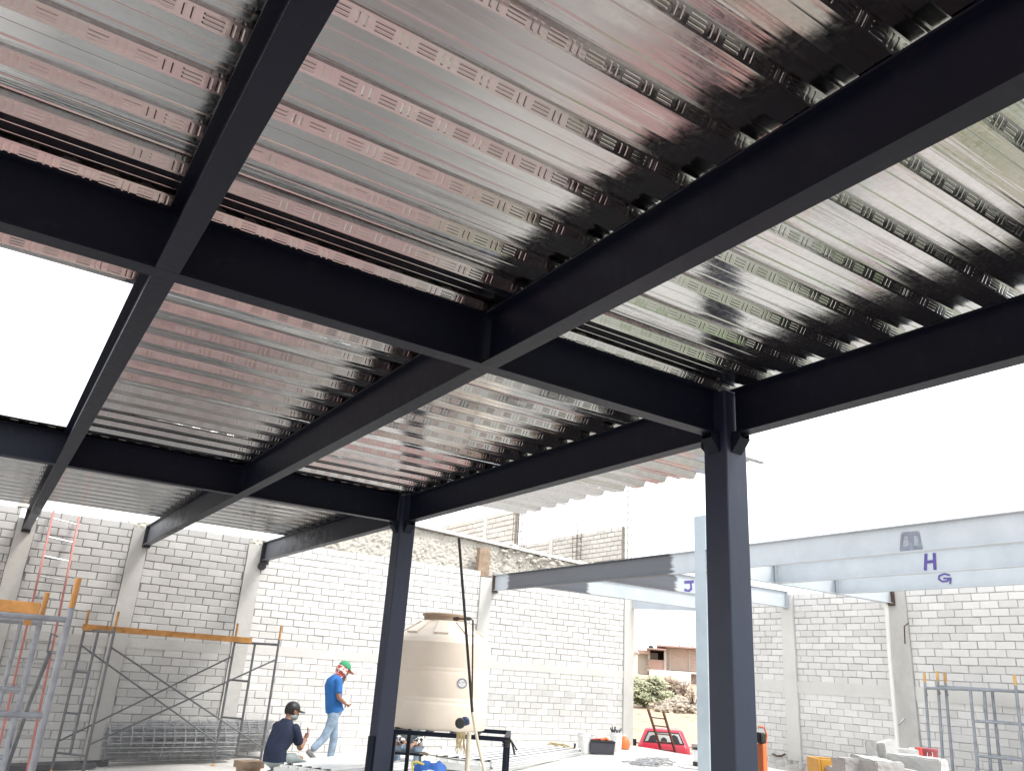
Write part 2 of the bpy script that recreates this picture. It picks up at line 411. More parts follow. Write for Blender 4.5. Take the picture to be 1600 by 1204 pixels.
def dup(root, loc, rz=None, label=None, group=None, rot=None):
    def cp(o, par):
        c = o.copy(); col.objects.link(c)
        if par is not None: c.parent = par
        for ch in list(o.children): cp(ch, c)
        return c
    r = cp(root, None); r.location = loc
    if rz is not None: r.rotation_euler = (0, 0, rz)
    if rot is not None: r.rotation_euler = rot
    if label: r['label'] = label
    if group: r['group'] = group
    return r

# ------------------------------------------------------------------ layout constants
A1, A2, A3 = .38, 2.18, 4.21
B1, B2, BW = 3.82, 9.06, 14.96
XR = 14.10
ZB, ZT = 1.70, 2.03

# ------------------------------------------------------------------ setting: ground and floor slab
gdir = Vector((at(1040, 1100, D=1).x, at(1040, 1100, D=1).y, 0)).normalized()
prof = [(-500, None), (18.5, None)]
for D_, py in ((30, 1218), (36, 1152), (45, 1128), (56, 1101), (72, 1082), (100, 1063), (160, 1054)):
    p = at(1040, py, D=D_); prof.append((Vector((p.x, p.y, 0)).length, p.z))
def terrain(x, y):
    base = floor_z(max(-20, min(x, 16))) - .10
    s = x * gdir.x + y * gdir.y
    az = x / y if y > .1 else 0
    w = min(1, max(0, (az - .78) / .07)) if y > .1 else 0
    if s > 16.4 and w > 0:
        street = -2.95
        if s < 19.0:
            t = (s - 16.4) / 2.6; t = t * t * (3 - 2 * t); h = base * (1 - t) + street * t
        elif s < prof[2][0] - 2: h = street
        else:
            pts = [(prof[2][0] - 2, street)] + prof[3:]
            h = pts[-1][1]
            for (a, ha), (b, hb) in zip(pts, pts[1:]):
                if a <= s <= b: h = ha + (hb - ha) * (s - a) / (b - a); break
        h += .12 * noise.noise(Vector((x * .3, y * .3, 0))) if s > 28 else 0
        return base * (1 - w) + h * w
    return base
mb = MB()
gx = [-900, -400, -150, -60, -30] + [-20 + i * 1.0 for i in range(120)] + [110, 130, 160, 220, 400, 900]
gy = [-900, -400, -150, -60, -30] + [-20 + i * 1.0 for i in range(120)] + [110, 130, 160, 220, 400, 900]
vs = [(x, y, terrain(x, y)) for y in gy for x in gx]
nx = len(gx)
fs = [(j * nx + i, j * nx + i + 1, (j + 1) * nx + i + 1, (j + 1) * nx + i) for j in range(len(gy) - 1) for i in range(nx - 1)]
mb.add(vs, fs)
tag(mb.build('ground', M['ground'], smooth=True), 'dry sandy earth rising to the houses beyond the gateway', 'ground', kind='structure')

EA = Vector((12.95, 14.55, 0)); EB = on_floor(1092, 1180); EN = Vector((-(EB - EA).y, (EB - EA).x, 0)).normalized()
if EN.x < 0: EN = -EN
def slab(xa, xb, ya, yb, nx_, ny_):
    vs = []; 
    for j in range(ny_ + 1):
        for i in range(nx_ + 1):
            x = xa + (xb - xa) * i / nx_; y = ya + (yb - ya) * j / ny_
            e = .012 * noise.noise(Vector((x * .8, y * .8, 3)))
            dc = (x - EA.x) * EN.x + (y - EA.y) * EN.y + .12 * noise.noise(Vector((x, y, 0))) if y > 9.5 else -1
            k = max(0, min(1, dc / .5)); k = k * k * (3 - 2 * k)
            vs.append((x, y, floor_z(x) + e - .95 * k))
    n1 = nx_ + 1
    return vs, [(j * n1 + i, j * n1 + i + 1, (j + 1) * n1 + i + 1, (j + 1) * n1 + i) for j in range(ny_) for i in range(nx_)]
mb = MB()
vs, fs = slab(-7, 14.3, 3.6, 15.0, 150, 80); mb.add(vs, fs)
tag(mb.build('floor', M['floor'], smooth=True), 'pale dusty concrete floor slab of the building site', 'floor', kind='structure')

# ------------------------------------------------------------------ block walls
def block_panel(mbk, mbm, o, d, n, s0, s1, z0, z1, L=.30, Hc=.125, gap=.009, lowflush=None, topfn=None, rng=None):
    """blocks on plane through o along d (unit, horizontal), facing n. s along d."""
    rng = rng or random; o = Vector(o); d = Vector(d); n = Vector(n); z = Vector((0, 0, 1))
    rows = max(1, round((z1 - z0) / Hc)); h = (z1 - z0) / rows
    for r in range(rows):
        za = z0 + r * h + gap / 2; zb = za + h - gap
        off = (.5 if r % 2 else 0) * L + rng.uniform(-.03, .03)
        s = s0 - off
        while s < s1 - .02:
            a = max(s + gap / 2 + rng.uniform(-.004, .004), s0 + .004); b = min(s + L - gap / 2 + rng.uniform(-.004, .004), s1 - .004)
            s += L
            if b - a < .03: continue
            if topfn and zb > topfn((a + b) / 2): continue
            pr = rng.uniform(-.005, .006); dz = rng.uniform(-.003, .003); tl = rng.uniform(-.0035, .0035)
            c = .007
            f = [o + d * q + z * w + n * pr for q, w in ((a + c, za + c + dz - tl), (b - c, za + c + dz + tl), (b - c, zb - c + dz + tl), (a + c, zb - c + dz - tl))]
            e = [o + d * q + z * w + n * (pr - .009) for q, w in ((a, za + dz - tl), (b, za + dz + tl), (b, zb + dz + tl), (a, zb + dz - tl))]
            g = [v - n * .05 for v in e]
            mbk.add(f + e + g, [(0, 1, 2, 3), (4, 5, 1, 0), (5, 6, 2, 1), (6, 7, 3, 2), (7, 4, 0, 3), (8, 9, 5, 4), (9, 10, 6, 5), (10, 11, 7, 6), (11, 8, 4, 7)], 0, rng.random())
    zt = z1 if not topfn else None
    if not topfn:
        q0, q1 = o + d * s0, o + d * s1
        dp = .014
        mbm.hexa([q0 - n * dp + z * z0, q1 - n * dp + z * z0, q1 - n * .14 + z * z0, q0 - n * .14 + z * z0,
                  q0 - n * dp + z * (z1 - .003), q1 - n * dp + z * (z1 - .003), q1 - n * .14 + z * (z1 - .003), q0 - n * .14 + z * (z1 - .003)])
    else:
        k = max(1, int((s1 - s0) / L)); 
        for i in range(k):
            a = s0 + (s1 - s0) * i / k; b = s0 + (s1 - s0) * (i + 1) / k
            t = z0 + math.floor((topfn((a + b) / 2) - z0) / h + .001) * h - .01
            q0, q1 = o + d * a, o + d * b
            mbm.hexa([q0 - n * .014 + z * z0, q1 - n * .014 + z * z0, q1 - n * .14 + z * z0, q0 - n * .14 + z * z0,
                      q0 - n * .014 + z * t, q1 - n * .014 + z * t, q1 - n * .14 + z * t, q0 - n * .14 + z * t])
def rough_bar(mb, c, size, seed, amp=.008, n=(3, 3, 24)):
    """cast concrete member with slightly uneven faces"""
    bm_ = bmesh.new(); bmesh.ops.create_cube(bm_, size=1)
    for v in bm_.verts: v.co = Vector((v.co.x * size[0], v.co.y * size[1], v.co.z * size[2]))
    es = [e for e in bm_.edges if abs((e.verts[0].co - e.verts[1].co)[max(range(3), key=lambda k: size[k])]) > .01]
    bmesh.ops.subdivide_edges(bm_, edges=es, cuts=18, use_grid_fill=True)
    vs = []
    for v in bm_.verts:
        k = noise.noise_vector(v.co * 3 + Vector((seed, 0, 0))) * amp
        vs.append(Vector(c) + v.co + k)
    bm_.verts.ensure_lookup_table(); bm_.verts.index_update()
    fs = [[v.index for v in f.verts] for f in bm_.faces]
    mb.add(vs, fs); bm_.free()

# back wall (along +x, faces -y)
rngw = random.Random(3)
wall = thing('block_wall', 'long pale concrete block wall behind the workers and the beige tank', 'wall', (6, BW, floor_z(6)))
colsx = [(.24, .50), (1.93, 2.21), (3.90, 4.18), (8.86, 9.14), (12.88, 13.17)]
spans = [(-5.2, .24), (.50, 1.93), (2.21, 3.90), (4.18, 8.86), (9.14, 12.88)]
tops = [2.05, 2.05, 2.08, 2.08, 2.02]
for (a, b), t in zip(spans, tops):
    gr = b < 4.0; k = MB(); m_ = MB()  # left spans take the darker copies with roof shade in their colour
    zb0 = .03 + max(0, (a + b) / 2) * .010
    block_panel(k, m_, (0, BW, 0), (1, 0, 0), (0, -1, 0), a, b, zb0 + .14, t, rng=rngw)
    pm = m_.build('mortar_backing', M['mortar_shade' if gr else 'mortar'], wall)
    k.build('block_panel', M['block_shade' if gr else 'block'], wall)
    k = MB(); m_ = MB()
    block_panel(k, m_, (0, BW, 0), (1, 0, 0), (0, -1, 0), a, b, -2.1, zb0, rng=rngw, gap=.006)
    m_.build('mortar_backing', M['mortar_lshade' if gr else 'mortar_l'], wall); k.build('block_panel', M['block_shade' if gr else 'block'], wall)
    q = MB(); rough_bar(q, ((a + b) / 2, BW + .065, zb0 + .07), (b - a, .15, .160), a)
    q.build('tie_beam', M['conc_shade' if gr else 'conc'], wall)
for i, (a, b) in enumerate(colsx):
    top = [1.88, 1.98, 1.97, 1.96, 1.94][i]
    q = MB(); rough_bar(q, ((a + b) / 2, BW + .06, (top - 2.1) / 2), (b - a, .19, top + 2.1), i * 9, .010)
    q.build('concrete_column', M['conc_shade'] if i < 2 else M['conc_d'] if i == 2 else M['conc'], wall, smooth=True)
# small cut block on the wall top by the left beam
q = MB(); q.box((.26, BW + .05, 2.14), (.16, .14, .17)); tag(q.build('concrete_block', M['conc_d'], loc=(.26, BW + .05, 2.05)), 'lone block set upright on the wall top beside the leftmost beam end', 'block')

# right wall (along -y, faces -x)
rwall = thing('block_wall', 'grey block wall on the right carrying the ends of the grey beams', 'wall', (XR, 8, floor_z(XR)))
ycols = [(13.06, 13.50), (11.07, 11.37), (8.60, 9.0), (4.6, 4.9)]
yspans = [(11.37, 13.06), (9.0, 11.07), (4.9, 8.60), (1.5, 4.6)]
for i, (a, b) in enumerate(yspans):
    t = [1.98, 1.98, 2.08, 2.08][i]
    k = MB(); m_ = MB()
    block_panel(k, m_, (XR, 0, 0), (0, 1, 0), (-1, 0, 0), a, b, .27, t, rng=rngw)
    m_.build('mortar_backing', M['mortar'], rwall); k.build('block_panel', M['block'], rwall)
    k = MB(); m_ = MB()
    block_panel(k, m_, (XR, 0, 0), (0, 1, 0), (-1, 0, 0), a, b, -1.9, .06, rng=rngw, gap=.006)
    m_.build('mortar_backing', M['mortar_l'], rwall); k.build('block_panel', M['block'], rwall)
    q = MB(); rough_bar(q, (XR + .065, (a + b) / 2, .165), (.15, b - a, .235), a + 40)
    q.build('tie_beam', M['conc'], rwall)
for i, (a, b) in enumerate(ycols):
    top = [1.97, 1.97, 2.05, 2.05][i]
    q = MB(); rough_bar(q, (XR + .055, (a + b) / 2, (top - 1.9) / 2), (.20, b - a, top + 1.9), i * 7 + 60, .012)
    q.build('concrete_column', M['conc_d'] if i == 2 else M['conc'], rwall, smooth=True)

# ------------------------------------------------------------------ dark steel frame
XL = -2.6
ord_ = {A1: 'leftmost', A2: 'middle', A3: 'right-hand'}
hw = .055; e = .002
grpA = 'dark beams under the roof deck'
def beam(name, a, b, mat, label, dep=.33, fw=.11, group=None, webext=0, parts=None, cat='beam'):
    a = Vector(a); b = Vector(b); c = (a + b) / 2
    m = MB(); m.ibeam(a, b, dep, fw, webext=webext)
    if parts is None:
        o = m.build(name, mat, loc=c); tag(o, label, cat, group); return o
    t = thing(name, label, cat, c, group); m.build('girder', mat, t); parts(t); return t
for ax, nm in ((A1, 'leftmost'), (A2, 'middle'), (A3, 'right-hand')):
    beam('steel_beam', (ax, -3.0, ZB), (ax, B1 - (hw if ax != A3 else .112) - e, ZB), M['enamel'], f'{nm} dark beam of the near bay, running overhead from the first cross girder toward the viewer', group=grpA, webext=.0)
    far_y = B2 - (hw if ax != A3 else .112) - e
    beam('steel_beam', (ax, B1 + (hw if ax != A3 else .112) + e, ZB), (ax, far_y, ZB), M['enamel'], f'{nm} dark beam of the middle bay, between the two cross girders', group=grpA)
    def pp(t, ax=ax):
        if ax == A3:
            q = MB(); q.box((ax, BW - .065, ZB + .13), (.16, .03, .40)); q.tube([(ax - .03, BW - .10, ZB - .1), (ax - .03, BW - .05, ZB - .1)], .075, 14)
            q.build('end_plate', M['black'], t)
        else:
            q = MB(); q.box((ax, BW - .045, ZB + .15), (.13, .02, .38)); q.box((ax, BW - .09, ZB - .02), (.11, .09, .025)); q.build('end_plate', M['black'], t)
    beam('steel_beam', (ax, B2 + (hw if ax != A3 else .112) + e, ZB), (ax, BW - .055, ZB), M['enamel_patchy'], f'{nm} dark beam of the far bay, ending with smudged paint on the block wall', group=grpA, parts=pp)
for y, nm in ((B1, 'near'), (B2, 'far')):
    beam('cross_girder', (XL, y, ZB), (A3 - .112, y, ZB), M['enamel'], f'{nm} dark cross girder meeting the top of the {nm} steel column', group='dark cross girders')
def column(cx, cy, label, bot):
    t = thing('steel_column', label, 'column', (cx, cy, floor_z(cx)))
    s = .105
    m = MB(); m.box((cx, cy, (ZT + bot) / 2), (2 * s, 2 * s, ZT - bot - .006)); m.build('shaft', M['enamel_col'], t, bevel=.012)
    m = MB(); m.box((cx, cy, bot + .012), (.36, .36, .02)); m.build('base_plate', M['enamel'], t)
    for dx, dy in ((-1, 0), (0, -1), (0, 1)):
        m = MB(); d = Vector((dx, dy, 0)); sd = Vector((-dy, dx, 0)); c = Vector((cx, cy, 0)) + d * (s + .002)
        for k in (-1, 1):
            q = c + sd * k * .047
            m.prism([q + Vector((0, 0, ZB - .003)) - sd * .005, q + d * .075 + Vector((0, 0, ZB - .003)) - sd * .005, q + d * .075 + Vector((0, 0, ZB - .03)) - sd * .005, q + Vector((0, 0, ZB - .125)) - sd * .005], sd * .01)
        a = c + Vector((0, 0, ZB - .130)); b_ = c + d * .078 + Vector((0, 0, ZB - .035))
        m.bar(a, b_, .10, .008, up=d)
        m.build('knee_bracket', M['enamel'], t)
    m = MB(); m.tube([(cx - .10, cy - .04, ZT + .0), (cx - .06, cy - .02, ZT + .02), (cx - .04, cy + .0, ZT + .06)], .012, 8); m.build('bent_tab', M['tube'], t)
    return t
column(A3, B1, 'near dark steel column standing closest, with knee brackets at its head', floor_z(A3))
c2 = column(A3, B2, 'far dark steel column standing in front of the beige water tank', floor_z(A3))
m = MB(); m.box((A3 - .14, B2 - .05, -1.15), (.06, .05, .85)); m.build('strut', M['enamel'], c2)

# ------------------------------------------------------------------ roof deck: one object per sheet
PITCH = .33
def deck_sheet(xa, xb, ya, ribs, label, seed):
    rg = random.Random(seed)
    mb = MB(); mb.uv = []
    pf = []   # (y, z, kind) strips
    y = ya; z0 = ZT + .003; H_ = .052
    segs = [(y - .005, z0, None)]
    for k in range(ribs):
        y0 = ya + k * PITCH; ww = rg.uniform(-.007, .007); w3 = rg.uniform(-.0025, .0025)
        for yy, zz, kd in ((y0 + .065 + ww, z0, 'f'), (y0 + .100, z0 + H_, 'w'), (y0 + .153, z0 + H_, 'f'), (y0 + .159, z0 + H_ - .006, 'f'), (y0 + .171, z0 + H_ - .006, 'f'), (y0 + .177, z0 + H_, 'f'), (y0 + .230, z0 + H_ + w3, 'f'), (y0 + .265 + ww, z0 + w3 * .5, 'w2'), (y0 + .322, z0, 'f'), (y0 + .326, z0 + .004, 'f'), (y0 + .33, z0, 'f')):
            segs.append((yy, zz, kd))
    xs = [xa + (xb - xa) * i / 16 for i in range(17)]
    jz = [rg.uniform(-.0012, .0012) for _ in xs]
    n = len(segs)
    vs = [(x, s[0], s[1] + jz[i]) for i, x in enumerate(xs) for s in segs]
    mb.v = vs
    for i in range(16):
        for j in range(n - 1):
            kd = segs[j + 1][2]
            f = (i * n + j, i * n + j + 1, (i + 1) * n + j + 1, (i + 1) * n + j)[::-1]
            mb.f.append(f); mb.mi.append(1 if kd in ('w', 'w2') else 0); mb.tone.append(.5)
            v0, v1 = (0, 1) if kd != 'w2' else (1, 0)
            uvs = [(xs[i], v0), (xs[i], v1), (xs[i + 1], v1), (xs[i + 1], v0)][::-1]
            mb.uv.append(uvs)
    o = mb.build('roof_deck_sheet', [M['deck'], M['deck_web']], loc=None)
    c = Vector(((xa + xb) / 2, ya + ribs * PITCH / 2, z0))
    for v in o.data.vertices: v.co -= c
    o.location = c; o.rotation_euler = (rg.uniform(-.0035, .0035), 0, 0)
    tag(o, label, 'roof deck', 'galvanised ribbed roof deck sheets')
    return o
names = {-8: 'ninth', -7: 'eighth', -6: 'seventh', -5: 'sixth', -4: 'fifth', -3: 'fourth', -2: 'third', -1: 'second'}
nth = ['first', 'second', 'third', 'fourth', 'fifth', 'sixth', 'seventh', 'eighth', 'ninth']
for j in range(-6, 9):
    ya = 4.835 + .99 * j
    hole = 0 <= j <= 3
    xa = A1 - .03 if hole else XL
    xb = 5.78 + [.10, .0, -.03, .02][j] if hole else A3 + .075
    if j == -1: lb = 'galvanised ribbed roof sheet lying over the near cross girder'
    elif j < -1: lb = f'galvanised ribbed roof sheet nearer than the near cross girder, {nth[-j - 2]} row from it'
    elif hole: lb = f'galvanised roof sheet jutting past the right beam, {nth[j]} row beyond the near cross girder'
    elif j == 4: lb = 'galvanised ribbed roof sheet just beyond the far cross girder'
    else: lb = f'galvanised ribbed roof sheet in the farthest bay, {nth[j - 4]} row beyond the far cross girder'
    deck_sheet(xa, xb, ya, 3, lb, j + 50)
deck_sheet(XL, A1 + .04, 4.835 + .99 * 9, 2, 'short extra galvanised roof sheet at the far left, nearest the wall top', 99)

# ------------------------------------------------------------------ grey beam structure on the right
GA = 9.22; GB = 8.86
gg = 'grey steel beams of the unroofed frame'
m = MB(); m.box((GA + .10, GB + .06, (2.57 - 1.4) / 2), (.24, .24, 2.57 + 1.4)); o = m.build('steel_column', M['primer_col'], bevel=.01, loc=(GA + .1, GB + .06, floor_z(GA)))
tag(o, 'light grey primed steel column half hidden behind the near dark column', 'column')
def dk(a, b, sh=(.008)):   # thin dark paint coat on the two visible faces of a segment running along y at x=GA
    pass
# beam from wall column to grey column: dark brushed middle, light ends
t = thing('grey_beam', 'dark brushed steel beam with pale ends reaching from the back wall to the grey column', 'beam', (GA, 12, ZB), gg)
m = MB(); m.ibeam((GA, GB + .185, ZB), (GA, BW - .03, ZB), fw=.10); m.build('girder', brushed('brushed_paint_near_wall', 1, 9.5, 14.45), t)
m = MB(); m.box((GA, BW - .02, ZB + .15), (.15, .02, .36)); m.box((GA - .02, BW - .07, ZB - .03), (.12, .1, .02)); m.build('end_plate', M['rebar'], t)
# J beam and the one behind, running to the right wall
def rbeam(y, xd, label, jm=False):
    t = thing('grey_beam', label, 'beam', ((GA + XR) / 2, y, ZB), gg)
    m = MB(); m.ibeam((GA + .06, y, ZB), (XR - .06, y, ZB), fw=.10); m.build('girder', brushed('brushed_paint_left_half', 0, 0, xd), t)
    m = MB(); m.box((XR - .055, y, ZB + .15), (.01, .14, .34)); m.build('end_plate', M['primer'], t)
    return t
tJ = rbeam(11.22, at(1058, 910, y=11.22).x, 'grey steel beam lettered J in purple, half painted dark')
rbeam(13.30, at(921, 920, y=13.30).x, 'grey steel beam nearest the gateway, dark at its left end and with no letter')
t = thing('grey_beam', 'grey steel cross girder from the grey column to the stained column of the right wall', 'beam', (11.6, GB, ZB), gg)
m = MB(); m.ibeam((GA + .225, GB, ZB), (XR - .06, GB, ZB), fw=.10); m.build('girder', M['primer'], t)
m = MB(); m.box((XR - .06, GB, ZB + .14), (.02, .15, .36)); m.box((XR - .12, GB, ZB - .015), (.14, .12, .02)); m.build('end_plate', M['rebar'], t)
# lintel over the gateway
a_ = Vector((13.10, BW - .06, ZB)); b_ = Vector((XR - .02, 13.52, ZB))
beam('grey_beam', a_, b_, M['primer'], 'short grey beam over the gateway joining the corner column to the right wall', fw=.10, group=gg)
# I, H, G beams
SOFF = [0]
def stroke(mb, pts, w, x=None, y=None, off=.004):
    SOFF[0] = (SOFF[0] + 1) % 6; off += SOFF[0] * .0009
    P = [at(px, py, x=x) if x is not None else at(px, py, y=y) for px, py in pts]
    nrm = Vector((-1, 0, 0)) if x is not None else Vector((0, -1, 0))
    for a, b in zip(P, P[1:]):
        a = a + nrm * off; b = b + nrm * off; d = (b - a); d.normalize(); s = d.cross(nrm) * w / 2; a = a - d * w * .3; b = b + d * w * .3
        mb.add([a - s, a + s, b + s, b - s], [(0, 1, 2, 3)])
        off += .0004
for nm, x in (('I', GA), ('H', 10.86), ('G', 12.44)):
    lb = {'I': 'grey steel beam with a smudged dark I mark, uppermost of the three on the right', 'H': 'grey steel beam lettered H in purple, between the I and G beams', 'G': 'grey steel beam lettered G in purple, lowest of the three on the right'}[nm]
    t = thing('grey_beam', lb, 'beam', (x, 5.5, ZB), gg)
    y1 = GB - (.06 if nm == 'I' else .055) - .002
    m = MB(); m.ibeam((x, .2, ZB), (x, y1, ZB), fw=.10, webext=0)
    m.build('girder', M['primer'], t)
    if nm != 'I':
        q = MB(); q.box((x, GB - .05, ZB + .16), (.10, .008, .28)); q.build('end_plate', M['primer'], t)
    wf = x - .006
    q = MB()
    if nm == 'H':
        stroke(q, [(1447, 866), (1446, 889)], .045, x=wf); stroke(q, [(1460, 865), (1461, 888)], .045, x=wf); stroke(q, [(1446, 878), (1461, 876)], .04, x=wf)
        q.build('letter', M['purple'], t)
    if nm == 'G':
        stroke(q, [(1484, 898), (1476, 896), (1468, 899), (1467, 904), (1473, 908), (1481, 907), (1485, 903)], .026, x=wf); stroke(q, [(1475, 903), (1486, 903), (1485, 911)], .026, x=wf)
        q.build('letter', M['purple'], t)
    if nm == 'I':
        c = [at(*p, x=wf) for p in ((1408, 831), (1436, 829), (1441, 857), (1406, 860))]
        q.add([p + Vector((-.003, 0, 0)) for p in c], [(0, 1, 2, 3)]); q.build('smudge', M['smudge'], t)
        q = MB(); stroke(q, [(1414, 834), (1432, 833)], .05, x=wf, off=.005); stroke(q, [(1423, 834), (1424, 856)], .07, x=wf, off=.005); stroke(q, [(1409, 857), (1439, 856)], .06, x=wf, off=.005)
        stroke(q, [(1410, 835), (1408, 857)], .03, x=wf, off=.005); stroke(q, [(1435, 833), (1439, 856)], .03, x=wf, off=.005)
        q.build('letter', M['smudge_d'], t)
q = MB(); yj = 11.22 - .006
stroke(q, [(1070, 909), (1083, 908)], .05, y=yj); stroke(q, [(1079, 909), (1080, 919), (1076, 923), (1070, 921)], .05, y=yj); q.build('letter', M['purple'], tJ)

# ------------------------------------------------------------------ neighbour's walls above and behind
def rock_wall():
    m = MB(); nx_, nz_ = 420, 60
    def top(x): return 2.15 + max(0, min(1, (x - 4.3) / 2.6)) * .72 - max(0, (x - 7.2)) * .055
    vs = []
    x0, x1 = 1.9, 13.0
    for j in range(nz_ + 1):
        for i in range(nx_ + 1):
            x = x0 + (x1 - x0) * i / nx_; tz = top(x) + .05 * noise.noise(Vector((x * 2, 0, 5)))
            z = .9 + (tz - .9) * (j / nz_)
            p = Vector((x * 3.0, z * 3.0, 1.5))
            y = 15.40 - .05 * abs(noise.noise(p * .7)) - .035 * abs(noise.noise(p * 2.3)) - .03 * noise.noise(p * 6) - .015 * noise.noise(p * 13) + .03 * (j / nz_)
            if j == nz_: y += .03
            vs.append((x, y, z))
    n1 = nx_ + 1
    fs = [(j * n1 + i, j * n1 + i + 1, (j + 1) * n1 + i + 1, (j + 1) * n1 + i) for j in range(nz_) for i in range(nx_)]
    b0 = len(vs)
    vs2 = [(x, 15.95, z) for (x, y, z) in vs[nz_ * n1:]]
    fs += [(nz_ * n1 + i, nz_ * n1 + i + 1, b0 + i + 1, b0 + i) for i in range(nx_)]
    m.add(vs + vs2, fs)
    return m.build('rock_face', M['stone'])
t = thing('stone_wall', 'rough pale stone retaining wall rising behind the block wall', 'wall', (8, 15.4, .9))
o = rock_wall(); o.parent = t; o.matrix_parent_inverse = parent_world(t).inverted()
# cement capping courses
def topz(x): return 2.15 + max(0, min(1, (x - 4.3) / 2.6)) * .72 - max(0, (x - 7.2)) * .055
m = MB()
for i in range(31):
    xa = 6.6 + i * .2; m.hexa([(xa, 15.30, topz(xa) + .0), (xa + .2, 15.30, topz(xa + .2)), (xa + .2, 15.9, topz(xa + .2)), (xa, 15.9, topz(xa)), (xa, 15.32, topz(xa) + .07), (xa + .2, 15.32, topz(xa + .2) + .07), (xa + .2, 15.9, topz(xa + .2) + .07), (xa, 15.9, topz(xa) + .07)])
m.build('cement_cap', M['conc'], t)
# scattered rocks embedded on the sloping top
m = MB(); rg = random.Random(5)
for i in range(420):
    x = rg.uniform(9.6, 12.9); y = rg.uniform(15.25, 15.9); z = topz(x) + rg.uniform(-.35, .10); s = rg.uniform(.02, .065)
    bm_ = bmesh.new(); bmesh.ops.create_icosphere(bm_, subdivisions=1, radius=s)
    vs = [Vector((x, y, z)) + Vector((v.co.x * 1.3, v.co.y, v.co.z * .8)) * (1 + .5 * noise.noise(v.co * 20 + Vector((i, 0, 0)))) for v in bm_.verts]
    bm_.verts.index_update(); m.add(vs, [[v.index for v in f.verts] for f in bm_.faces], 0, rg.random()); bm_.free()
tag(m.build('rubble', M['stone']), 'loose stones heaped along the top of the stone wall', 'rubble', kind='stuff')
m = MB(); a_ = at(757, 856, y=15.14); b_ = at(757, 893, y=15.14); m.hexa([(a_.x - .14, 15.10, b_.z - .1), (a_.x + .14, 15.10, b_.z - .1), (a_.x + .14, 15.24, b_.z - .1), (a_.x - .14, 15.24, b_.z - .1), (a_.x - .13, 15.10, a_.z), (a_.x + .13, 15.10, a_.z), (a_.x + .13, 15.24, a_.z), (a_.x - .13, 15.24, a_.z)])
tag(m.build('wooden_form', M['wood'], bevel=.005, loc=(a_.x, 15.17, b_.z)), 'brown wooden formwork stub above the wall column right of the tank', 'board')
def rebar_cage(parent, x, y, za, zb, s=.16, label=None):
    m = MB()
    for dx in (-1, 1):
        for dy in (-1, 1): m.tube([(x + dx * s / 2, y + dy * s / 2, za), (x + dx * s / 2 + random.uniform(-.02, .02), y + dy * s / 2, zb + random.uniform(-.1, .1))], .008, 5)
    z = za + .1
    while z < zb - .1:
        m.tube([(x - s / 2, y - s / 2, z), (x + s / 2, y - s / 2, z), (x + s / 2, y + s / 2, z), (x - s / 2, y + s / 2, z), (x - s / 2, y - s / 2, z)], .004, 4); z += .2
    return m.build('rebar_cage', M['rebar'], parent)
n1 = thing('unfinished_house_wall', 'taller unfinished block wall above the stone wall, with bare reinforcing bars at its right end', 'wall', (10.5, 18, 1))
k = MB(); m_ = MB()
block_panel(k, m_, (10.5, 0, 0), (0, 1, 0), (-1, 0, 0), 16.3, 17.6, 1.6, 3.88, L=.30, rng=rngw, gap=.016); block_panel(k, m_, (10.5, 0, 0), (0, 1, 0), (-1, 0, 0), 17.75, 24.0, 1.6, 3.86, L=.30, rng=rngw, gap=.016)
k.build('block_panel', M['block_far'], n1); m_.build('mortar_backing', M['mortar_far'], n1)
m = MB(); m.box((10.56, 17.675, 2.75), (.14, .15, 2.4)); m.build('concrete_column', M['housewh'], n1)
rebar_cage(n1, 10.5, 16.15, 1.8, 4.6); rebar_cage(n1, 10.5, 20.9, 3.8, 4.7); rebar_cage(n1, 10.5, 19.6, 3.8, 4.9)
n2 = thing('unfinished_house_wall', 'lower unfinished block wall at the upper right of the stone wall', 'wall', (13.9, 18, 1))
k = MB(); m_ = MB()
block_panel(k, m_, (13.9, 0, 0), (0, 1, 0), (-1, 0, 0), 16.3, 19.4, 1.0, 3.95, L=.30, rng=rngw, gap=.016); block_panel(k, m_, (13.9, 0, 0), (0, 1, 0), (-1, 0, 0), 19.6, 24, 1.0, 3.9, rng=rngw, gap=.016)
k.build('block_panel', M['block_far'], n2); m_.build('mortar_backing', M['mortar_far'], n2)
m = MB(); m.box((13.96, 19.5, 2.5), (.14, .18, 3.0)); m.build('concrete_column', M['housewh'], n2)
rebar_cage(n2, 13.95, 16.1, 1.6, 5.2); rebar_cage(n2, 13.8, 18.1, 2.9, 4.3); rebar_cage(n2, 13.8, 21.0, 3.0, 5.2)

# ------------------------------------------------------------------ water tank on its stand
TC = at(679, 1137, D=10.304); TC.z = 0; TZ = -.683
def tankz(z): return TZ + z
stand = thing('tank_stand', 'black welded steel stand carrying the beige water tank', 'stand', (TC.x, TC.y, floor_z(TC.x)))
sd_ = .68; top = TZ - .01; fz = floor_z(TC.x)
ax_ = Vector((.82, -.57, 0)).normalized(); ay_ = Vector((.57, .82, 0)).normalized()
rotm = Matrix(((ax_.x, ay_.x, 0), (ax_.y, ay_.y, 0), (0, 0, 1)))
sc_ = Vector((TC.x, TC.y, 0)) + ax_ * .27
cn = [sc_ + ax_ * sx * sd_ + ay_ * sy * sd_ * .95 for sx, sy in ((-1, -1), (1, -1), (1, 1), (-1, 1))]
m = MB()
for i in range(4):
    a = cn[i] + Vector((0, 0, top - .025)); b = cn[(i + 1) % 4] + Vector((0, 0, top - .025)); d = (b - a).normalized() * (.0255 if i % 2 else -.0255)
    m.bar(a + d, b - d, .05, .05)
for k in (-.3, 0, .3):
    m.bar(sc_ + ax_ * k - ay_ * (sd_ * .95 - .027) + Vector((0, 0, top - .02)), sc_ + ax_ * k + ay_ * (sd_ * .95 - .027) + Vector((0, 0, top - .02)), .04, .038)
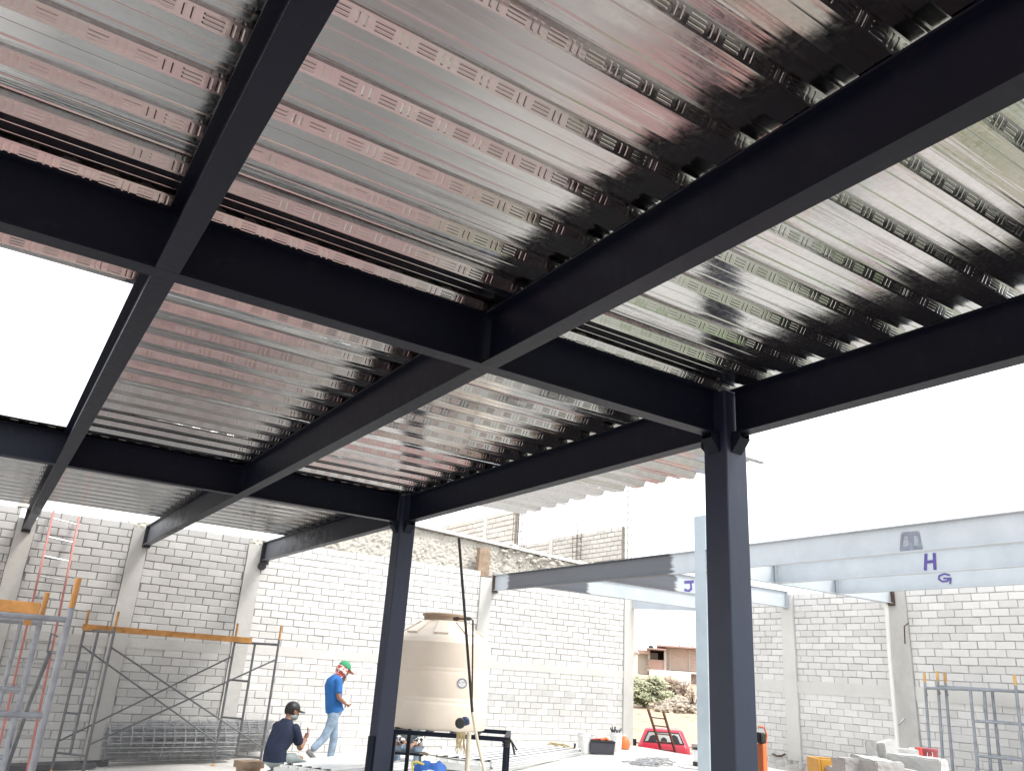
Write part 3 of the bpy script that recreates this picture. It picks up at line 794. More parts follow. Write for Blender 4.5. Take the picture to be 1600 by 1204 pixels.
m.build('top_frame', M['enamel'], stand)
for i, c in enumerate(cn):
    m = MB(); m.box((c.x, c.y, (top - .052 + fz) / 2), (.05, .05, top - .052 - fz), rot=rotm); m.build('leg', M['enamel'], stand)
m = MB()
for i in (0, 1, 3): m.bar(cn[i] + Vector((0, 0, -1.36)), cn[(i + 1) % 4] + Vector((0, 0, -1.36)), .03, .03)
m.build('stretcher', M['enamel'], stand)
r_ = .55
tank = thing('water_tank', 'large beige plastic water tank with conical shoulder and round sticker', 'water tank', (TC.x, TC.y, TZ))
pf = [(.50, 0), (.535, .012), (.545, .05)]
zs = [.05, .33, .345, .365, .38, .40, .415, .435, .45, .73, .745, .765, .78, .80, .815, .835, .85, 1.13, 1.16]
for z in zs[1:]:
    dip = .0045 if z in (.365, .38, .415, .435, .765, .78, .815, .835) else 0
    pf.append((.548 - dip, z))
pf += [(.545, 1.165), (.53, 1.185), (.47, 1.225), (.235, 1.345), (.225, 1.355)]
KR, KZ = 1.075, .875
KK = 1.12
pf = [(a * KR * KK, KK * (b * .80 if b < 1.162 else (.93 + (b - 1.165) * (1.355 * KZ - .93) / .19))) for a, b in pf]
m = MB(); m.lathe(pf, (TC.x, TC.y, TZ), 64); m.build('tank_body', M['tank'], tank, smooth=True)
m = MB(); m.lathe([(a * KK, KK * (b - 1.345 + 1.345 * KZ)) for a, b in [(.232, 1.345), (.245, 1.352), (.245, 1.40), (.262, 1.402), (.266, 1.425), (.25, 1.437), (.05, 1.445)]], (TC.x, TC.y, TZ), 48); m.build('lid', M['tank_lid'], tank, smooth=True)
m = MB()
for k in range(8):
    a = 2 * math.pi * k / 8 + .25; d = Vector((math.cos(a), math.sin(a), 0)); s = Vector((-d.y, d.x, 0)); c = Vector((TC.x, TC.y, TZ))
    p = [c + d * .26 - s * .05 + Vector((0, 0, 1.166)), c + d * .26 + s * .05 + Vector((0, 0, 1.166)), c + d * .49 + s * .085 + Vector((0, 0, 1.022)), c + d * .49 - s * .085 + Vector((0, 0, 1.022))]
    p = [c + (q - c) * KK for q in p]
    m.hexa(p + [q + Vector((0, 0, .016)) + d * .008 for q in p])
m.build('shoulder_rib', M['tank'], tank, bevel=.004)
# sticker on the tank skin, facing the viewer
def on_tank(px, py, r=.552):
    r = (r + .041) * 1.12
    # intersect view ray with tank cylinder
    d = at(px, py, D=1); A_ = d.x ** 2 + d.y ** 2; B_ = -2 * (d.x * TC.x + d.y * TC.y); C_ = TC.x ** 2 + TC.y ** 2 - r * r
    disc = max(0, B_ * B_ - 4 * A_ * C_); t = (-B_ - math.sqrt(disc)) / (2 * A_); return d * t
def disc_on_tank(mb, cx, cy, ra, rb, n=20, r=.551, teeth=0):
    vs = []
    for i in range(n):
        a = 2 * math.pi * i / n
        for q in (ra, rb):
            qq = q * (1 + (.06 if teeth and i % 2 and q == rb else 0)); vs.append(on_tank(cx + qq * math.cos(a), cy + qq * math.sin(a), r))
    mb.add(vs, [(2 * i, 2 * i + 1, (2 * i + 3) % (2 * n), (2 * i + 2) % (2 * n)) for i in range(n)])
st = MB(); disc_on_tank(st, 722, 1067, .01, 6.4, r=.5515); s_ = st.build('sticker', M['white'], tank)
st = MB(); disc_on_tank(st, 722, 1067, 5.6, 7.8, 32, r=.553, teeth=1)
for (a, b, c_, d_) in ((717.5, 1064, 719, 1068), (719, 1064, 717.5, 1068), (720.5, 1064, 720.5, 1068), (720.5, 1064, 723, 1064), (723, 1064, 723, 1068), (720.5, 1068, 723, 1068), (724.5, 1064, 724.5, 1068), (724.5, 1064, 726.5, 1064), (726.5, 1064, 726.5, 1068), (718.5, 1070.4, 725.5, 1070.4)):
    dx, dy = c_ - a, d_ - b; l = math.hypot(dx, dy); nx2, ny2 = -dy / l * .32, dx / l * .32
    st.add([on_tank(a + nx2, b + ny2, .5535), on_tank(c_ + nx2, d_ + ny2, .5535), on_tank(c_ - nx2, d_ - ny2, .5535), on_tank(a - nx2, b - ny2, .5535)], [(0, 1, 2, 3)])
st.build('sticker_print', M['smudge_d'], s_)
# outlet pipework
def tp(px, py, r=.60): return on_tank(px, py, r)
m = MB(); a = tp(712, 966, .30); a = at(712, 966, D=9.800); b = at(736, 966.5, D=9.576); c_ = at(739, 969, D=9.576); d_ = at(738, 1075, D=9.520)
m.tube([a, b, c_, d_, at(737, 1108, D=9.520)], .011, 8); m.tube([at(710.5, 966, D=9.834), at(715, 966, D=9.766)], .026, 10); m.tube([at(730, 966, D=9.654), at(734, 966, D=9.632)], .022, 8)
m.build('filler_pipe', M['rebar'], tank)
# pump
pump = thing('water_pump', 'small dark blue pump hanging at the foot of the beige tank', 'pump', at(722, 1137, D=9.352))
m = MB(); pc = at(719, 1129, D=9.318); vd = (pc * -1).normalized()
q = vd.to_track_quat('Z', 'Y').to_matrix()
m.lathe([(.02, -.02), (.055, -.015), (.06, .02), (.06, .08), (.045, .10), (.02, .105)], pc, 24, axis=q); m.build('motor', M['black'], pump, smooth=True)
m = MB(); m.lathe([(.035, -.10), (.05, -.09), (.05, .06), (.03, .08)], at(727, 1126, D=9.341), 16, axis=q); m.tube([at(724, 1120, D=9.341), at(727, 1126, D=9.341), at(733, 1130, D=9.318)], .016, 8); m.build('pump_head', M['pump'], pump, smooth=True)
# hanging strands below the frame
m = MB(); rg = random.Random(2)
for i in range(16):
    px = 714 + i * .9; a = at(px, 1143, D=9.296); m.tube([a, a + Vector((rg.uniform(-.01, .01), 0, -.1)), a + Vector((rg.uniform(-.05, .04), 0, -rg.uniform(.15, .26)))], .0045, 5)
tag(m.build('hose_bundle', M['straw'], loc=at(720, 1145, D=9.296)), 'loose tan strands of hose hanging under the pump', 'hose')
# frayed cord at stand corner
m = MB(); a = cn[1] + Vector((0, 0, top - .02))
for i in range(8): m.tube([a + Vector((-.04, 0, .01)), a + Vector((.03 + .01 * i, -.03, .02 - .01 * i)), a + Vector((.10 + rg.uniform(-.03, .05), -.05, -.06 - rg.uniform(0, .12)))], .006, 5)
for i in range(4): m.tube([a + Vector((.028 * math.cos(t * .8) * 1.3, .034 * math.sin(t * .8) * 1.3, -.02 - .02 * i)) for t in range(9)], .007, 5)
tag(m.build('cord', M['black'], loc=a), 'black cord wound round the right corner of the tank stand', 'cord')
# tall dark pole
t = thing('pole', 'tall thin dark rod leaning in front of the beige tank', 'pole', on_floor(757, 1204))
pt, pm_ = at(717, 840, D=9.464), at(738, 1112, D=9.072)
dd = (pm_ - pt).normalized(); zf = floor_z(pm_.x); 
m = MB(); m.tube([pt, (pt + pm_) / 2, pm_], .0165, 10); m.build('rod', M['black'], t, smooth=True)
pb = at(757, 1204, D=8.736); pb2 = pm_ + (pb - pm_) * 2.2
while pb2.z < zf: pb2 = pm_ + (pb2 - pm_) * .97
m = MB(); m.tube([pm_ + dd * .001, (pm_ + pb) / 2 + Vector((-.01, 0, 0)), pb, pb2], .017, 10); m.build('lower_rod', M['cream'], t, smooth=True)
m = MB(); a = at(733, 1143, D=9.632); m.tube([a, Vector((a.x + .02, a.y, floor_z(a.x)))], .028, 12)
tag(m.build('cream_pipe', M['cream'], smooth=True, loc=(a.x, a.y, floor_z(a.x))), 'straight cream pipe standing under the tank stand', 'pipe')

# ------------------------------------------------------------------ stacks of sheets and steel on the floor
def sheet_stack(p, q, width, z0, n, label, mat, th=.03, nm='sheet_stack'):
    """long low pile running from p to q (centres)"""
    p = Vector(p); q = Vector(q); d = (q - p).normalized(); s = Vector((-d.y, d.x, 0)); m = MB(); rg = random.Random(int(p.x * 100))
    z = z0
    for i in range(n):
        o = s * rg.uniform(-.02, .02) + d * rg.uniform(-.05, .05)
        # ribbed sheet cross-section
        ribs = max(2, int(width / .16)); pr = []
        for k in range(ribs + 1):
            u = -width / 2 + width * k / ribs
            pr += [(u - .02, 0), (u - .01, th * .8), (u + .01, th * .8), (u + .02, 0)]
        P = []
        for e_ in (p, q):
            for u, zz in pr: P.append(e_ + o + s * u + Vector((0, 0, z + zz)))
        n_ = len(pr); m.add(P, [(k, k + 1, n_ + k + 1, n_ + k) for k in range(n_ - 1)])
        z += th
    m.add([p - s * width / 2 * .96 + Vector((0, 0, z0 - .05)), p + s * width / 2 * .96 + Vector((0, 0, z0 - .05)), q + s * width / 2 * .96 + Vector((0, 0, z0 - .05)), q - s * width / 2 * .96 + Vector((0, 0, z0 - .05)),
           p - s * width / 2 * .96 + Vector((0, 0, z - th)), p + s * width / 2 * .96 + Vector((0, 0, z - th)), q + s * width / 2 * .96 + Vector((0, 0, z - th)), q - s * width / 2 * .96 + Vector((0, 0, z - th))],
          [(3, 2, 1, 0), (4, 5, 6, 7), (0, 1, 5, 4), (1, 2, 6, 5), (2, 3, 7, 6), (3, 0, 4, 7)])
    o = m.build(nm, mat, loc=(p + q) / 2 + Vector((0, 0, z0)))
    return tag(o, label, 'metal sheets')
a = on_floor(560, 1215)
sheet_stack((4.15, 11.35, 0), (6.2, 12.45, 0), 1.0, floor_z(5.2) + .06, 6, 'bright pile of sheets behind the far column, in front of the walking man', M['sheet'])
sheet_stack((6.9, 11.75, 0), (10.3, 13.9, 0), .95, floor_z(8) + .06, 5, 'long pile of pale roof sheets lying behind the tank stand toward the buckets', M['sheet'])
sheet_stack((6.4, 10.2, 0), (10.5, 11.2, 0), .95, floor_z(8.4) + .05, 2, 'low pile of glossy roof sheets nearest the tank stand on its right side', M['sheet'])
# dark channels lying at the far left
for i, (dy, l) in enumerate(((0, 5.6), (.13, 5.4), (.27, 5.8))):
    m = MB(); m.bar((-3.2, 13.95 + dy, floor_z(-3.2) + .045), (l - 3.6, 13.90 + dy, floor_z(l - 3.6) + .045), .10, .07)
    tag(m.build('steel_channel', M['channel'], bevel=.004, loc=(0, 13.95 + dy, floor_z(0))), ['nearest', 'middle', 'farthest'][i] + ' of three dark steel channels lying on the floor at the far left', 'steel channel', 'steel channels on the floor')

# ------------------------------------------------------------------ rolls of welded mesh
def mesh_roll(a, b, r, label, seed):
    a = Vector(a); b = Vector(b); d = (b - a).normalized(); rg = random.Random(seed)
    x = d.cross(Vector((0, 0, 1))).normalized(); y = x.cross(d); L = (b - a).length; c = (a + b) / 2
    m = MB()
    layers = 6
    for k in range(layers):
        rr = r * (1 - .09 * k); nl = 22
        for i in range(nl):
            t = 2 * math.pi * (i + rg.random() * .6) / nl; w = rr * (1 + rg.uniform(-.03, .03))
            p = a + (x * math.cos(t) + y * math.sin(t)) * w; q = b + (x * math.cos(t + rg.uniform(-.05, .05)) + y * math.sin(t)) * w
            m.tube([p, (p + q) / 2 + Vector((0, 0, rg.uniform(-.006, .006))), q], .0042, 4, caps=False)
        if k < 4:
            n = int(L / .155)
            for i in range(n + 1):
                cc = a + d * (i * .155 + .012 * k + rg.uniform(-.006, .006)); ph = rg.random()
                m.tube([cc + (x * math.cos(t) + y * math.sin(t)) * rr * (1 + .02 * math.sin(3 * t + ph)) for t in [2 * math.pi * j / 26 for j in range(27)]], .0046, 4, caps=False)
    o = m.build('mesh_roll', M['wire'], loc=c); tag(o, label, 'wire mesh roll', 'rolls of welded wire mesh'); return o
f0 = floor_z(3)
mesh_roll((2.10, 14.20, f0 + .29), (4.0, 14.25, f0 + .33), .27, 'nearer roll of welded wire mesh by the wall, its open end at the left', 1)
mesh_roll((2.75, 14.66, f0 + .34), (4.75, 14.62, f0 + .40), .24, 'farther roll of welded wire mesh squeezed between the front roll and the wall', 2)
m = MB(); a = on_floor(386, 1212); m.box((a.x, a.y, floor_z(a.x) + .16), (.34, .28, .09), .2); m.box((a.x, a.y, floor_z(a.x) + .06), (.26, .22, .12), .25)
tag(m.build('wooden_block', M['wood'], bevel=.006, loc=(a.x, a.y, floor_z(a.x))), 'brown wooden block on the floor beside the kneeling man', 'wood block')

# ------------------------------------------------------------------ scaffolds
def P_(x, y, z): return Vector((x, y, z))
mid = thing('scaffold', 'scaffold bay of two frames and crossed braces in front of the wire mesh rolls', 'scaffold', (2.8, 13.5, floor_z(2.8)))
fl = [(Vector((1.77, 13.30, 0)), Vector((1.42, 13.70, 0))), (Vector((4.16, 13.15, 0)), Vector((3.63, 13.75, 0)))]
tr = .019
for near_, far_ in fl:
    f = MB(); zb = floor_z(near_.x) + .03; zt = .53; zbar = .24
    for q in (near_, far_):
        f.tube([q + P_(0, 0, zb), q + P_(0, 0, zt - .22)], tr, 10)
    f.tube([near_ + P_(0, 0, zbar), far_ + P_(0, 0, zbar)], tr, 10)
    f.tube([near_ + P_(0, 0, -1.40), far_ + P_(0, 0, -1.40)], tr * .8, 8)
    inn = far_.lerp(near_, .47)
    f.tube([inn + P_(0, 0, zbar), inn + P_(0, 0, -1.40)], tr, 10)
    for zz in (-.33, -.88): f.tube([far_ + P_(0, 0, zz), inn + P_(0, 0, zz)], tr * .8, 8)
    fo = f.build('frame', M['tube'], mid, smooth=True)
    for q in (near_, far_):
        f = MB(); f.tube([q + P_(0, 0, zt - .219), q + P_(0, 0, zt)], tr * .95, 10); f.build('post_tip', M['orange'], fo)
        f = MB(); f.lathe([(.035, 0), (.035, .012), (.012, .02), (.012, .2)], (q.x, q.y, floor_z(q.x) + .002), 10); f.build('foot', M['tipyellow'], fo)
for (a, za), (b, zb) in (((fl[0][0], .03), (fl[1][0], -1.25)), ((fl[0][1], .03), (fl[1][1], -1.25)), ((fl[0][0], -1.25), (fl[1][0], .03)), ((fl[0][1], -1.25), (fl[1][1], .03))):
    f = MB(); off = Vector((0, -.03, 0)) if za > 0 else Vector((0, -.055, 0)); f.tube([a + off + P_(0, 0, za), b + off + P_(0, 0, zb)], .0125, 8); f.build('brace', M['tube'], mid, smooth=True)
m = MB(); a = at(128, 981, y=13.62); b = at(393, 1002, y=13.42); a.z = .285; b.z = .275
m.bar(a, b, .07, .085)
tag(m.build('plank', M['orange'], bevel=.004, loc=(a + b) / 2), 'thin orange plank lying across the scaffold in front of the mesh rolls', 'plank')

nearS = thing('scaffold', 'nearest scaffold frames cropped by the left edge, thick grey tubes with orange tips', 'scaffold', (.5, 5.9, floor_z(.5)))
def V(px, py, D): return at(px, py, D=D)
def vert_post(px, py, D, x_=0):   # plumb post through a point
    return V(px, py, D)
pA = V(114, 940, 5.45)    # right post of the near frame
pC = V(64, 965, 6.3)      # right post of the far frame
def post(p, z0, z1, r, mb): mb.tube([Vector((p.x, p.y, z0)), Vector((p.x, p.y, z1))], r, 12)
dl = Vector((-1, .07, 0)).normalized()
for p, zt, zr, tips in ((pA, V(117, 901, 5.45).z, (V(101, 968, 5.45).z, V(64, 1111, 5.5).z), True), (pC, V(72, 924, 6.3).z, (V(57, 973, 6.3).z, V(29, 1074, 6.3).z, V(13, 1173, 6.3).z), True)):
    f = MB(); zf = floor_z(p.x)
    post(p, zf + .03, zt - .20, .0215, f); q = p + dl * 1.05; post(q, zf + .03, zt - .20, .0215, f)
    for z in zr: f.tube([Vector((p.x, p.y, z)), Vector((q.x, q.y, z))], .019, 10)
    if p is pC:
        i_ = p + dl * .13; f.tube([Vector((i_.x, i_.y, zr[0])), Vector((i_.x, i_.y, zf + .1))], .016, 10)
    fo = f.build('frame', M['tube_l'], nearS, smooth=True)
    
    for w_ in (p, q): f = MB(); post(w_, zt - .199, zt, .0205, f); f.build('post_tip', M['orange'], fo, smooth=True)
f = MB(); f.tube([V(78, 1018, 5.55), V(46, 1097, 5.8), V(22, 1168, 6.0), V(5, 1215, 6.1)], .015, 8); f.build('brace', M['tube'], nearS, smooth=True)
f = MB(); a = V(80, 989, 5.5); f.tube([V(90, 994, 5.5), V(80, 989, 5.5), V(74, 1018, 5.5), V(86, 1020, 5.5)], .007, 6); f.build('locking_pin', M['tube'], nearS)
m = MB(); a = V(62, 951, 6.1); b = Vector((a.x - 1.5, a.y + .12, a.z)); m.bar(a, b, .22, .085); m.box((a.x - .06, a.y - .05, a.z - .08), (.05, .03, .09))
tag(m.build('plank', M['orange'], bevel=.004, loc=a), 'thick orange plank on the nearest scaffold at the left edge', 'plank')

# ladder against the wall
def ladder(name, label, bl, br, tl, tr_, nr, rail, rung, r=(.028, .07), rr=.014, grp=None, skip=0):
    t = thing(name, label, 'ladder', (Vector(bl) + Vector(br)) / 2, grp)
    for a, b in ((bl, tl), (br, tr_)):
        m = MB(); m.bar(a, b, r[0], r[1], up=(0, -1, .2)); m.build('rail', rail, t, bevel=.003)
    for i in range(nr):
        f = (i + .6) / nr; a = Vector(bl).lerp(Vector(tl), f); b = Vector(br).lerp(Vector(tr_), f)
        m = MB(); m.tube([a, b], rr, 8); m.build('rung', rung, t, smooth=True)
    return t
tl, tr_ = at(84, 798, y=14.86), at(123.5, 808, y=14.86)
bl, br = on_floor(25, 1250), None
bl = Vector((tl.x + .02, 13.35, floor_z(.6))); br = Vector((tr_.x + .03, 13.35, floor_z(.9)))
ladder('ladder', 'tall faded red ladder with silver rungs leaning on the back wall at the left', bl, br, tl, tr_, 12, M['red_ladder'], M['alu'])

# stacked scaffold frames against the right wall
def frame_mesh():
    root = thing('leaning_scaffold', 'x', 'scaffold', (0, 0, 0), 'scaffold frames leaning on the right wall')
    W, H_ = 1.45, 1.66
    f = MB(); r = .023
    for u in (0, W): f.tube([(0, u, 0), (0, u, H_ - .16)], r, 10)
    f.tube([(0, 0, H_ - .24), (0, W, H_ - .24)], r, 10)
    f.tube([(0, .70, H_ - .24), (0, .70, 0.12)], r, 10)
    for z in (.45, .95): f.tube([(0, 0, z), (0, .70, z)], r * .85, 8)
    f.tube([(0, 0, .14), (0, W, .14)], r * .8, 8)
    f.build('frame', M['tube_l'], root, smooth=True)
    for u in (0, W): g = MB(); g.tube([(0, u, H_ - .159), (0, u, H_)], r * .97, 10); g.build('post_tip', M['tipyellow'], root, smooth=True)
    g = MB(); g.tube([(-.03, W - .03, H_ - .28), (-.03, W - .05, H_ - .36), (-.03, W - .0, H_ - .37)], .006, 6); g.build('locking_pin', M['tube'], root)
    return root
fr = frame_mesh()
labels_f = ['outermost grey scaffold frame leaning on the right wall, nearest the viewer', 'second grey scaffold frame from outside, leaning on the right wall', 'innermost grey scaffold frame, flat against the right wall']
for i, (x, dy, ang) in enumerate(((13.62, 6.66, 5), (13.74, 6.53, 4.2), (13.86, 6.44, 3.2))):
    loc = (x - .12, dy, .52 - 1.66 * math.cos(R(ang)))
    rot = (R([-.8, .6, 0][i]), R(ang), 0)
    if i == 0: fr.location = loc; fr.rotation_euler = rot; fr['label'] = labels_f[0]
    else: dup(fr, loc, label=labels_f[i], rot=rot)
    
# block plinth the frames stand on
for i in range(6):
    m = MB(); m.box((13.62 + (i % 2) * .01, 6.55 + i * .29, floor_z(13.6) + .05), (.5, .27, .08)); o = m.build('concrete_block', M['brick_block'], bevel=.008, loc=(13.62, 6.55 + i * .29, floor_z(13.6)))
    tag(o, 'grey block in the row under the leaning scaffold frames', 'block', 'blocks under the scaffold frames')
# white pipe and short rods against the stained column
m = MB(); m.tube([at(1384, 935, x=13.93), at(1391, 1040, x=13.86), at(1403, 1168, x=13.80), at(1408, 1225, x=13.76)], .035, 12)
tag(m.build('pvc_pipe', M['pvc'], smooth=True, loc=(13.8, 8.9, -1)), 'long white plastic pipe leaning on the stained column of the right wall', 'pipe')
m = MB(); m.tube([at(1400, 1135, x=13.9), at(1413, 1122, x=13.99)], .02, 8)
tag(m.build('pipe_stub', M['alu'], loc=at(1400, 1135, x=13.9)), 'short bent stub poking out of the stained column beside the white pipe', 'pipe')
m = MB(); m.tube([at(1419, 973, x=14.0), at(1413, 978, x=13.9), at(1414, 1005, x=13.98)], .012, 8)
tag(m.build('wire_hook', M['rebar'], loc=at(1419, 973, x=14.0)), 'thin rusty hook of wire high on the stained column', 'wire')
m = MB(); m.tube([at(1207, 1177, x=14.07), at(1214, 1180, x=14.0), at(1221, 1180, x=14.0), at(1227, 1177, x=14.07)], .018, 8)
tag(m.build('rebar_loop', M['rebar'], loc=at(1217, 1179, x=14.05)), 'small rusty bar loop low on the right wall beside the near column', 'rebar')

# ------------------------------------------------------------------ pile of loose blocks in the foreground right
def block_mesh(w=.38, d=.19, h=.125, seed=0):
    bm_ = bmesh.new(); bmesh.ops.create_cube(bm_, size=1)
    for v in bm_.verts: v.co = Vector((v.co.x * w, v.co.y * d, v.co.z * h))
    bmesh.ops.bevel(bm_, geom=bm_.edges[:], offset=.009, segments=2, affect='EDGES')
    bmesh.ops.subdivide_edges(bm_, edges=[e for e in bm_.edges if e.calc_length() > .08], cuts=11, use_grid_fill=True)
    for v in bm_.verts: v.co += noise.noise_vector(v.co * 14 + Vector((seed * 7, 0, 0))) * .007 + noise.noise_vector(v.co * 40 + Vector((seed * 3, 1, 0))) * .004 + noise.noise_vector(v.co * 3 + Vector((seed * 3, 1, 0))) * .005
    me = bpy.data.meshes.new('loose_block'); bm_.to_mesh(me); bm_.free(); me.materials.append(M['brick_block'])
    a = me.attributes.new('tone', 'FLOAT', 'FACE'); t = random.random(); a.data.foreach_set('value', [t] * len(me.polygons))
    return me
bms = [block_mesh(seed=i) for i in range(5)]
def put_block(p, rz, label, i, tilt=(0, 0), grp='loose concrete blocks piled at the right', sc=1):
    o = bpy.data.objects.new('loose_block', bms[i % 5]); col.objects.link(o); o.location = p; o.rotation_euler = (tilt[0], tilt[1], rz); o.scale = (sc, sc, sc)
    tag(o, label, 'block', grp)
base = at(1395, 1200, D=5.8)
dR = Vector((CR.x, CR.y, 0)).normalized(); dF = Vector((CF.x, CF.y, 0)).normalized(); ang = math.atan2(dR.y, dR.x)
zt = at(1395, 1176, D=5.8).z
cb = Vector((base.x, base.y, 0))
bi = 0
nlay = int((zt - floor_z(cb.x)) / .127)
zt_c = floor_z(cb.x) + nlay * .127
for L_ in range(nlay - 1):
    z = floor_z(cb.x) + .0645 + L_ * .127
    for k in range(2):
        for q in range(3 if L_ % 2 == 0 else 3):
            bi += 1
            p = cb + dR * ((k - .5) * .37 + (.0 if L_ % 2 else .03)) + dF * ((q - 1) * .20); p.z = z
            put_block(p, ang + random.uniform(-.03, .03), 'grey block within the body of the loose block pile, below its top rows', bi)
ztop = floor_z(cb.x) + .0645 + (nlay - 1) * .127
def pb_(px, py, D, yaw, label, tilt=(0, 0), sc=1):
    global bi
    bi += 1; p = at(px, py + 4, D=D); put_block(p, ang + yaw, label, bi, tilt, sc=sc)
pb_(1328, 1192, 5.80, R(84), 'rough-edged block at the left of the pile top, beside the yellow crate', (R(-4), R(3)), .90)
pb_(1370, 1196, 5.62, R(93), 'broad pale block in the middle of the pile front', (0, R(-2)), 1.05)
pb_(1392, 1189, 6.02, R(4), 'flat block lying behind the middle of the pile top', (0, 0), .9)
pb_(1432, 1190, 5.78, R(-42), 'long block turned corner-on at the right of the pile top', (0, R(1)), .98)
pb_(1401, 1203, 5.55, R(30), 'broken block chunk leaning in the front gap of the pile', (R(20), R(15)), .5)
pb_(1421, 1207, 5.5, R(-20), 'small block half tucked under the corner-on block', (0, R(4)), .6)
pb_(1362, 1167, 5.95, R(66), 'upended block on top of the pile, left of the pair', (R(84), R(4)), .60)
pb_(1385, 1167, 5.95, R(46), 'upended block on top of the pile, right of the pair', (R(88), R(-6)), .66)
pb_(1409, 1172, 6.15, R(0), 'small grey block on the pile behind the corner-on block', (0, 0), .58)
# small rubble on the floor by the right wall
m = MB(); rg = random.Random(12)
for i in range(60):
    p = on_floor(1180 + rg.uniform(0, 120), 1204); x = rg.uniform(13.1, 13.95); y = rg.uniform(9.3, 12.8); s = rg.uniform(.02, .09)
    m.box((x, y, floor_z(x) + s * .4), (s * 1.6, s * 1.2, s), rg.uniform(0, 3), tone=rg.random())
tag(m.build('rubble', M['brick_block']), 'broken block bits scattered at the foot of the right wall', 'rubble', kind='stuff')
# yellow crate
cy_ = at(1294, 1184, D=6.2)
t = thing('crate', 'yellow wooden crate left of the loose block pile', 'crate', (cy_.x, cy_.y, floor_z(cy_.x)))
zc = cy_.z; m = MB(); hh = zc - floor_z(cy_.x)
for sx, sy, l in ((-1, 0, .22), (1, 0, .22), (0, -1, .24), (0, 1, .24)):
    c = Vector((cy_.x, cy_.y, zc - hh / 2)) + dR * sx * .115 + dF * sy * .115
    m.box(c, (.02 if sx else .21, .02 if sy else .25, hh), ang)
m.build('side_panel', M['wood_y'], t, bevel=.003)
m = MB(); m.box((cy_.x, cy_.y, zc - .03), (.205, .205, .01), ang); m.build('inner_board', M['rebar'], t)
m = MB()
for px in (1286, 1294):
    a = at(px, 1190, D=6.45); m.lathe([(.008, 0), (.008, .012)], a, 10, axis=(a * -1).normalized().to_track_quat('Z', 'Y').to_matrix())
m.build('knot_hole', M['dark'], t)

# ------------------------------------------------------------------ buckets, box and bits
def bucket(name, label, p, r, h, mat, contents=None, handle=True, grp=None):
    t = thing(name, label, 'bucket', p, grp); p = Vector(p)
    m = MB(); m.lathe([(r * .84, 0), (r * .86, .01), (r * .96, h * .8), (r * 1.03, h * .81), (r * 1.03, h * .86), (r * .98, h * .87), (r, h * .97), (r * 1.04, h * .975), (r * 1.04, h), (r * .96, h), (r * .93, h * .95), (r * .82, .03)], p, 32)
    m.build('pail', mat, t, smooth=True)
    if handle:
        m = MB(); m.tube([p + Vector((r * 1.04 * math.cos(a), -.02 - .10 * math.sin(a) * 1.0, h * .86 - .13 * math.sin(a))) for a in [math.pi * k / 10 for k in range(11)]], .003, 5); m.build('handle', M['alu'], t)
    if contents:
        m = MB(); contents(m, p); m.build('contents', M['dark_box'], t)
    return t
b1 = on_floor(912, 1176); bucket('bucket', 'white bucket left of the charcoal tool box by the wall', b1, .135, .38, M['white'])
def junk(m, p):
    rg = random.Random(4)
    for i in range(14):
        a = p + Vector((rg.uniform(-.1, .1), rg.uniform(-.08, .08), .30)); m.tube([a, a + Vector((rg.uniform(-.12, .14), rg.uniform(-.05, .05), rg.uniform(.10, .17)))], .011, 6)
b2 = on_floor(962, 1173); bucket('bucket', 'white bucket full of tools right of the charcoal tool box', b2, .13, .36, M['white'], junk, handle=False)
tb = on_floor(940, 1177)
t = thing('tool_box', 'open charcoal tool box with orange handled tools on top, between two buckets', 'tool box', tb)
m = MB(); W2, D2, H2 = .25, .14, .22
P0 = []
for z, k in ((0, .9), (H2, 1)):
    for sx, sy in ((-1, -1), (1, -1), (1, 1), (-1, 1)): P0.append(tb + dR * sx * W2 * k + dF * sy * D2 * k + Vector((0, 0, z)))
m.hexa(P0); m.build('box', M['dark_box'], t, bevel=.012)
m = MB(); 
for sy in (-1, 1): m.bar(tb - dR * W2 + dF * sy * D2 + Vector((0, 0, H2 + .015)), tb + dR * W2 + dF * sy * D2 + Vector((0, 0, H2 + .015)), .03, .028)
m.build('rim', M['black'], t, bevel=.003)
def item(nm, mat, pts, r, label, cat, n=8):
    m = MB(); m.tube(pts, r, n); o = m.build(nm, mat, loc=pts[0], smooth=True); return tag(o, label, cat)
zz = Vector((0, 0, H2 + .035))
item('hand_tool', M['orange_p'], [tb + zz - dR * .02 - dF * .03, tb + zz + dR * .08 + Vector((0, 0, .03)) - dF * .03, tb + zz + dR * .14 - dF * .03], [.024, .034, .02], 'orange handled tool lying on the charcoal tool box', 'tool')
item('hand_tool', M['red_p'], [tb + zz - dR * .18, tb + zz + dR * .02 + Vector((0, 0, .02))], .014, 'thin red handled tool at the left on the charcoal tool box', 'tool')
m = MB(); q = tb - dR * .13 + zz; m.prism([q, q + dR * .07, q + dR * .01 + Vector((0, 0, .22)), q - dR * .07 + Vector((0, 0, .24))], dF * .04); 
tag(m.build('paper_sack', M['white'], loc=q), 'folded white sack standing in the charcoal tool box', 'sack')
p = on_floor(976, 1170)
t = thing('jug', 'small round orange jug beside the gateway column', 'jug', p)
m = MB(); m.lathe([(.06, 0), (.10, .02), (.115, .10), (.10, .18), (.05, .24), (.03, .26)], p, 24); m.build('body', M['orange_p'], t, smooth=True)
m = MB(); m.lathe([(.034, .258), (.034, .29), (.01, .295)], p, 16); m.build('cap', M['white'], t, smooth=True)
